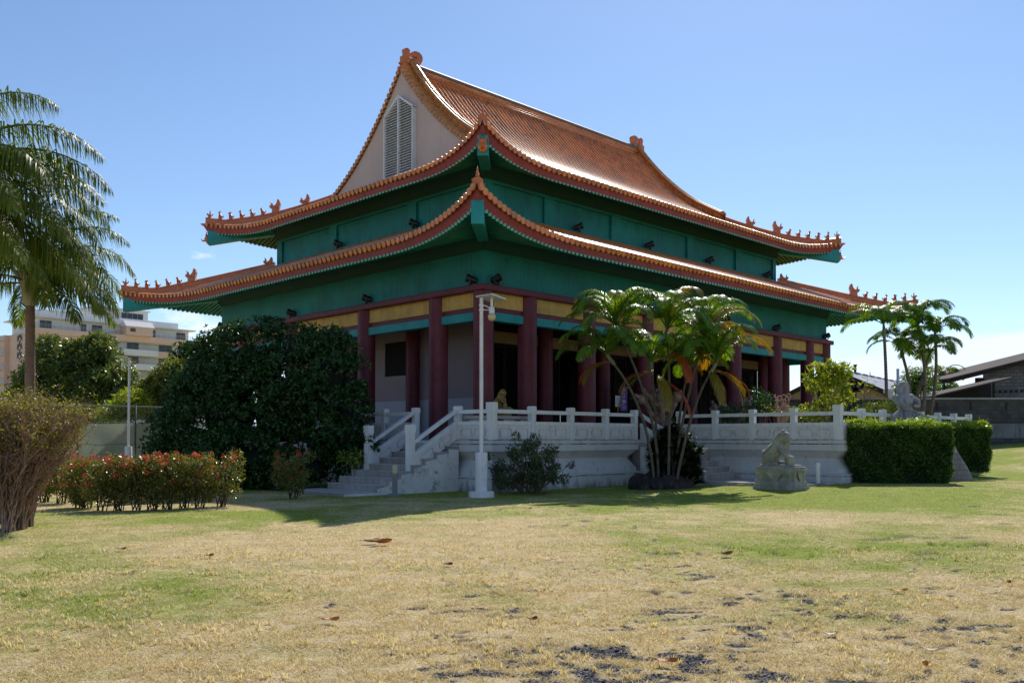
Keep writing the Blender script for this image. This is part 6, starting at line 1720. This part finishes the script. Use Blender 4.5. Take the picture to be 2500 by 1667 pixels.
# grass blades, thick near the viewer
def grass(n, y0, y1, h0, h1, w, seed, pw):
    rng = np.random.default_rng(seed)
    y = (y0**pw+(y1**pw-y0**pw)*rng.random(n))**(1/pw); x = y*rng.uniform(-.60,.60,n)
    g = green_mask(x, y); tuft = fbm(x*6,y*6,77,2); gr = gravel_mask(x, y)
    keep = (gr < .35+.3*rng.random(n)) & (tuft > .28+.2*rng.random(n))
    uu = (x-NX)*CA+(y-NY)*SA; vv_ = -(x-NX)*SA+(y-NY)*CA
    keep &= ~((uu > -2.1) & (vv_ > -2.6)) & ~((uu > 4.6) & (vv_ > -8.6)) & ~((uu > -6.1) & (uu < -2) & (vv_ > -1.2) & (vv_ < 1.6))
    x, y, g, tuft = x[keep], y[keep], g[keep], tuft[keep]; n = len(x)
    z = np.vectorize(ground_z)(x, y)-.006+np.where(y < 13,(fbm(x*3,y*3,5)-.5)*.045,0)
    a = rng.uniform(0,2*PI,n); lean = rng.uniform(.4,2.6,n); h = rng.uniform(h0,h1,n)*(.55+.9*tuft); la = rng.uniform(0,2*PI,n)
    isg = rng.random(n) < np.clip((g-.18)*1.5+.05,0.03,.97)
    h = h*np.where(isg,.9,1.0)
    P = np.stack([x,y,z],1); S = np.stack([np.cos(a),np.sin(a),0*a],1)*(w*rng.uniform(.7,1.3,n)/2)[:,None]
    T = np.stack([np.cos(la)*lean*h, np.sin(la)*lean*h, h],1); Mv = P+T*.5; Mv[:,2] += h*.18
    V = np.empty((n,5,3)); V[:,0] = P-S; V[:,1] = P+S; V[:,2] = Mv+S*.8; V[:,3] = Mv-S*.8; V[:,4] = P+T
    var = np.where(isg, .52+.48*rng.random(n), .46*rng.random(n))
    return V, var
parts_ = [grass(230000,5.0,9.5,.010,.032,.0042,1,1.2),grass(140000,9.5,16,.010,.030,.0065,2,1.2),grass(90000,16,30,.012,.032,.010,3,1.2)]
# coarse tufts standing above the mown sward
rt = np.random.default_rng(44); tn = 5200; ty = (5.0**1.1+(13**1.1-5.0**1.1)*rt.random(tn))**(1/1.1); tx = ty*rt.uniform(-.6,.6,tn)
ok = (gravel_mask(tx,ty) < .4) & (fbm(tx*1.3,ty*1.3,101,3) > .50); tx, ty = tx[ok], ty[ok]; tn = len(tx); kb = 9
rx_ = np.repeat(tx,kb)+rt.normal(0,.010,tn*kb); ry_ = np.repeat(ty,kb)+rt.normal(0,.010,tn*kb); hz = rt.uniform(.025,.06,tn*kb)
zz_ = np.vectorize(ground_z)(rx_,ry_)+(fbm(rx_*3,ry_*3,5)-.5)*.045-.006; an = rt.uniform(0,2*PI,tn*kb); le = rt.uniform(.2,1.3,tn*kb); wv = rt.uniform(.0025,.005,tn*kb)
P_ = np.stack([rx_,ry_,zz_],1); T_ = np.stack([np.cos(an)*le*hz,np.sin(an)*le*hz,hz],1); S_ = np.stack([-np.sin(an),np.cos(an),0*an],1)*wv[:,None]; M2 = P_+T_*.5; M2[:,2] += hz*.2
Vt = np.stack([P_-S_,P_+S_,M2+S_*.8,M2-S_*.8,P_+T_],1); gsel = green_mask(rx_,ry_) > .45+.3*rt.random(tn*kb)
parts_.append((Vt, np.where(gsel,.55+.4*rt.random(tn*kb),.2+.26*rt.random(tn*kb))))
Vb = np.concatenate([p_[0] for p_ in parts_]); vb = np.concatenate([p_[1] for p_ in parts_]); n = len(Vb)
me = bpy.data.meshes.new('grass'); me.vertices.add(5*n); me.vertices.foreach_set('co', Vb.reshape(-1).astype(np.float32))
li = (np.arange(n)[:,None]*5+np.array([0,1,2,3,3,2,4])[None]).reshape(-1).astype(np.int32)
me.loops.add(len(li)); me.loops.foreach_set('vertex_index', li); me.polygons.add(2*n)
ls = np.empty((n,2),np.int32); ls[:,0] = np.arange(n)*7; ls[:,1] = np.arange(n)*7+4; me.polygons.foreach_set('loop_start', ls.reshape(-1))
at = me.attributes.new('var','FLOAT','POINT'); at.data.foreach_set('value', np.repeat(vb,5).astype(np.float32)); me.update(calc_edges=True)
m, nt, out = nodes('grass blades'); at = N(nt,'ShaderNodeAttribute',attribute_name='var').outputs['Fac']
col = ramp(nt, at, [(0,(.40,.28,.13)),(.28,(.72,.56,.32)),(.46,(.90,.78,.54)),(.54,(.17,.235,.03)),(.8,(.32,.39,.06)),(1,(.50,.53,.13))])
b = principled(nt, None, col, .5, .35); tr = N(nt,'ShaderNodeBsdfTranslucent'); nt.links.new(mixc(nt,1,col,(1.2,1.2,.7),'MULTIPLY'), tr.inputs['Color']); mx = N(nt,'ShaderNodeMixShader'); mx.inputs[0].default_value = .35
nt.links.new(b.outputs[0],mx.inputs[1]); nt.links.new(tr.outputs[0],mx.inputs[2]); nt.links.new(mx.outputs[0],out.inputs['Surface'])
me.materials.append(m); go = bpy.data.objects.new('grass', me); COL.objects.link(go); tagit(go, 'short dry and green grass blades of the lawn', 'grass', None, 'stuff')

# bare gravel: small dark flat stones
rng = np.random.default_rng(5); n = 60000; y = rng.uniform(5.0,11.5,n); x = y*rng.uniform(-.6,.6,n); k = (gravel_mask(x,y) > rng.uniform(.25,1.0,n)) | ((rng.random(n) < .055*np.clip((x+1.2)/2,0,1)) & (fbm(x*2.5,y*3,61,3) > .5)); x, y = x[k], y[k]; n = len(x)
z = np.vectorize(ground_z)(x,y)+(fbm(x*3,y*3,5)-.5)*.045-.006
oct_ = np.array([[1,0,0],[0,1,0],[-1,0,0],[0,-1,0],[.1,.1,.5],[0,0,-.5]],float); s = rng.uniform(.006,.016,n)
V = oct_[None]*rng.uniform(.65,1.3,(n,6,1)); a = rng.uniform(0,2*PI,n); ca_, sa_ = np.cos(a), np.sin(a)
V = V*np.stack([s*1.4,s*.9,s*.8],1)[:,None]; tl = rng.uniform(-.5,.5,n)[:,None]; V[:,:,2] = V[:,:,2]+V[:,:,0]*tl
Vx = V[:,:,0]*ca_[:,None]-V[:,:,1]*sa_[:,None]; Vy = V[:,:,0]*sa_[:,None]+V[:,:,1]*ca_[:,None]
V = np.stack([Vx+x[:,None],Vy+y[:,None],V[:,:,2]+z[:,None]+.004],-1)
tri = np.array([0,1,4,1,2,4,2,3,4,3,0,4,1,0,5,2,1,5,3,2,5,0,3,5]); li = (np.arange(n)[:,None]*6+tri[None]).reshape(-1).astype(np.int32)
me = bpy.data.meshes.new('gravel'); me.vertices.add(6*n); me.vertices.foreach_set('co', V.reshape(-1).astype(np.float32)); me.loops.add(len(li)); me.loops.foreach_set('vertex_index', li)
me.polygons.add(8*n); me.polygons.foreach_set('loop_start', np.arange(0,24*n,3,dtype=np.int32)); me.update(calc_edges=True)
me.materials.append(mat_paint('dark volcanic gravel', (.13,.122,.12), .75, .5, 40, .2, 90)); o = bpy.data.objects.new('gravel', me); COL.objects.link(o); tagit(o, 'dark grey gravel showing through worn patches of the lawn', 'gravel', None, 'stuff')

# fallen leaves
DRY = mat_paint('dry orange leaf', (.36,.12,.03), .6, .4, 18, .3, 50); DRY2 = mat_paint('dry brown leaf', (.20,.09,.05), .7, .4, 18, .3, 50); DRY3 = mat_paint('pale dry leaf', (.62,.52,.40), .7, .2, 18, .3, 50); DRYY = mat_paint('yellow dry leaf', (.52,.24,.03), .6, .3, 18, .3, 50)
def fallen(label, x, y, L, W_, rz, mat, curl=.5):
    yy = EYE*2200/(y-1070.5); xx = (x-1250)/2200*yy; z = ground_z(xx,yy)+.028; mb = MB(); rows = []
    for i in range(9):
        t = i/8; w = W_*math.sin(PI*min(.98,t*.94+.04))**.7; row = []
        for j in range(5):
            q = (j/4-.5)*2; lx = (t-.5)*L; ly = q*w/2; lz_ = curl*(abs(q)**1.6*w*.55+(t-.5)**2*L*.9)+.008*math.sin(5*t+3*q)
            row.append((xx+lx*math.cos(rz)-ly*math.sin(rz), yy+lx*math.sin(rz)+ly*math.cos(rz), z+lz_))
        rows.append(row)
    mb.grid(rows); mb.tube([rows[0][2],(2*rows[0][2][0]-rows[2][2][0],2*rows[0][2][1]-rows[2][2][1],rows[0][2][2]+.01)],.003,4)
    single('fallen_leaf', label, 'leaf', mb, mat, (xx,yy,z), group='fallen leaves on the lawn', smooth_=True)
fallen('largest fallen leaf, curled orange brown, on the lawn below the left stair', 932, 1330, .30, .17, .2, DRY, .7); fallen('brown leaf touching the left side of the largest fallen leaf', 908, 1327, .24, .12, .5, DRY2, .7)
for a in [('small orange leaf at the edge of the bare straw patch on the left',515,1364,.11,.06,.9,DRY,.9),('pale narrow leaf on the green patch at the left',321,1404,.16,.04,.1,DRY3,.4),('small brown leaf in the middle of the lawn, right of the largest leaf',1095,1382,.11,.07,.3,DRY2,.8),
          ('orange leaf left of the centre, in the dry foreground',810,1520,.14,.07,.1,DRY,.6),('brown leaf on the dry lawn below the stone lion, to its left',1772,1358,.18,.09,.4,DRY2,.8),('bright yellow orange leaf in the right foreground',2192,1449,.17,.06,.0,DRYY,.4),('small orange leaf at the right edge of the lawn',2461,1433,.09,.06,.8,DRY,.8),
          ('red brown leaf on the black gravel in the bottom foreground',1624,1622,.15,.07,-.2,DRY,.5),('yellow leaf on the gravel at the bottom right',2256,1632,.10,.06,.9,DRYY,.7),('white curled leaf beside the gravel at the bottom right',2272,1592,.17,.04,-.1,DRY3,.5),('pale leaf in the foreground, left of the bottom right gravel',2026,1552,.12,.05,.2,DRY3,.4),
          ('pale leaf far right in the middle distance',2222,1398,.10,.05,.1,DRY3,.5),('pale fleck of a leaf right of the centre',1781,1398,.05,.03,.1,DRY3,.5),('dark brown leaf in the left part of the dry foreground',1302,1515,.08,.05,.5,DRY2,.8),('brown leaf on the shaded grass in front of the dark tree',670,1194,.30,.12,.1,DRY3,.5),('orange leaf at the foot of the lamp post',1189,1214,.14,.09,.2,DRY,.8),('fallen brown leaf heap leaf under the loose bush',1325,1207,.3,.14,.2,DRY2,.8),('tan leaf on the bright grass left of the lion pedestal',1810,1194,.22,.12,.3,DRY3,.6),('dark brown leaf near the left edge, in front of the twiggy shrub',300,1345,.12,.05,.3,DRY2,.8),('brown leaf lying in the sun right of the temple shadow',1290,1244,.14,.05,.1,DRY2,.5)]: fallen(*a)

# ------------------------------------------------------------------ sky, sun, camera
w = bpy.data.worlds.new('World'); SC.world = w; w.use_nodes = True; nt = w.node_tree; nt.nodes.clear()
out = nt.nodes.new('ShaderNodeOutputWorld'); bg = nt.nodes.new('ShaderNodeBackground'); sky = nt.nodes.new('ShaderNodeTexSky')
sky.sky_type = 'NISHITA'; sky.sun_disc = False; sky.sun_elevation = math.asin(SUNV.z); sky.sun_rotation = math.atan2(SUNV.x, SUNV.y)
sky.air_density = 1.0; sky.dust_density = .2; sky.ozone_density = 1.5; sky.altitude = 0
bg.inputs['Strength'].default_value = SKY_STR
tc = nt.nodes.new('ShaderNodeTexCoord'); sp = nt.nodes.new('ShaderNodeSeparateXYZ'); nt.links.new(tc.outputs['Generated'], sp.inputs[0])
# low cumulus near the horizon
mp = N(nt,'ShaderNodeMapping'); mp.inputs['Scale'].default_value = (1,1,2.6); nt.links.new(tc.outputs['Generated'], mp.inputs[0])
cn = N(nt,'ShaderNodeTexNoise'); cn.inputs['Scale'].default_value = 5.5; cn.inputs['Detail'].default_value = 9; cn.inputs['Roughness'].default_value = .58; nt.links.new(mp.outputs[0], cn.inputs['Vector'])
el = N(nt,'ShaderNodeMapRange'); el.inputs[1].default_value = .02; el.inputs[2].default_value = .21; el.inputs[3].default_value = .25; el.inputs[4].default_value = -.17; nt.links.new(sp.outputs['Z'], el.inputs[0])
ad = N(nt,'ShaderNodeMath',operation='ADD'); nt.links.new(cn.outputs['Fac'],ad.inputs[0]); nt.links.new(el.outputs[0],ad.inputs[1])
cf = ramp(nt, ad.outputs[0], [(.56,0),(.66,1)])
cc = mixc(nt, cf, sky.outputs[0], (8.6,8.9,9.3))
tint = mixc(nt, 1.0, cc, (.90,1.0,1.12), 'MULTIPLY'); nt.links.new(tint, bg.inputs['Color']); nt.links.new(bg.outputs[0], out.inputs['Surface'])
sl = bpy.data.lights.new('sun', 'SUN'); sl.energy = SUN_STR; sl.angle = R(.53); sl.color = (1,.955,.88)
so = bpy.data.objects.new('sun', sl); COL.objects.link(so); so.rotation_euler = SUNV.to_track_quat('Z','Y').to_euler(); so.location = (0,0,60)
cd = bpy.data.cameras.new('camera'); cd.sensor_width = 36; cd.lens = 2200.26/2500*36; cd.shift_y = (1019.87-833.5)/2500; cd.clip_start = .1; cd.clip_end = 4000
cam = bpy.data.objects.new('camera', cd); COL.objects.link(cam); cam.location = (0,0,EYE); cam.rotation_euler = (PI/2+.023,0,0); SC.camera = cam
SC.view_settings.view_transform = 'Standard'; SC.view_settings.look = 'None'; SC.view_settings.exposure = 0; SC.view_settings.gamma = 1
SC.cycles.use_denoising = True
try: SC.cycles.denoiser = 'OPENIMAGEDENOISE'; SC.cycles.denoising_input_passes = 'RGB_ALBEDO_NORMAL'
except Exception: pass
SC.cycles.max_bounces = 8; SC.cycles.diffuse_bounces = 3; SC.cycles.glossy_bounces = 3; SC.cycles.transmission_bounces = 4; SC.cycles.transparent_max_bounces = 12
SC.cycles.sample_clamp_indirect = 6; SC.cycles.caustics_reflective = False; SC.cycles.caustics_refractive = False
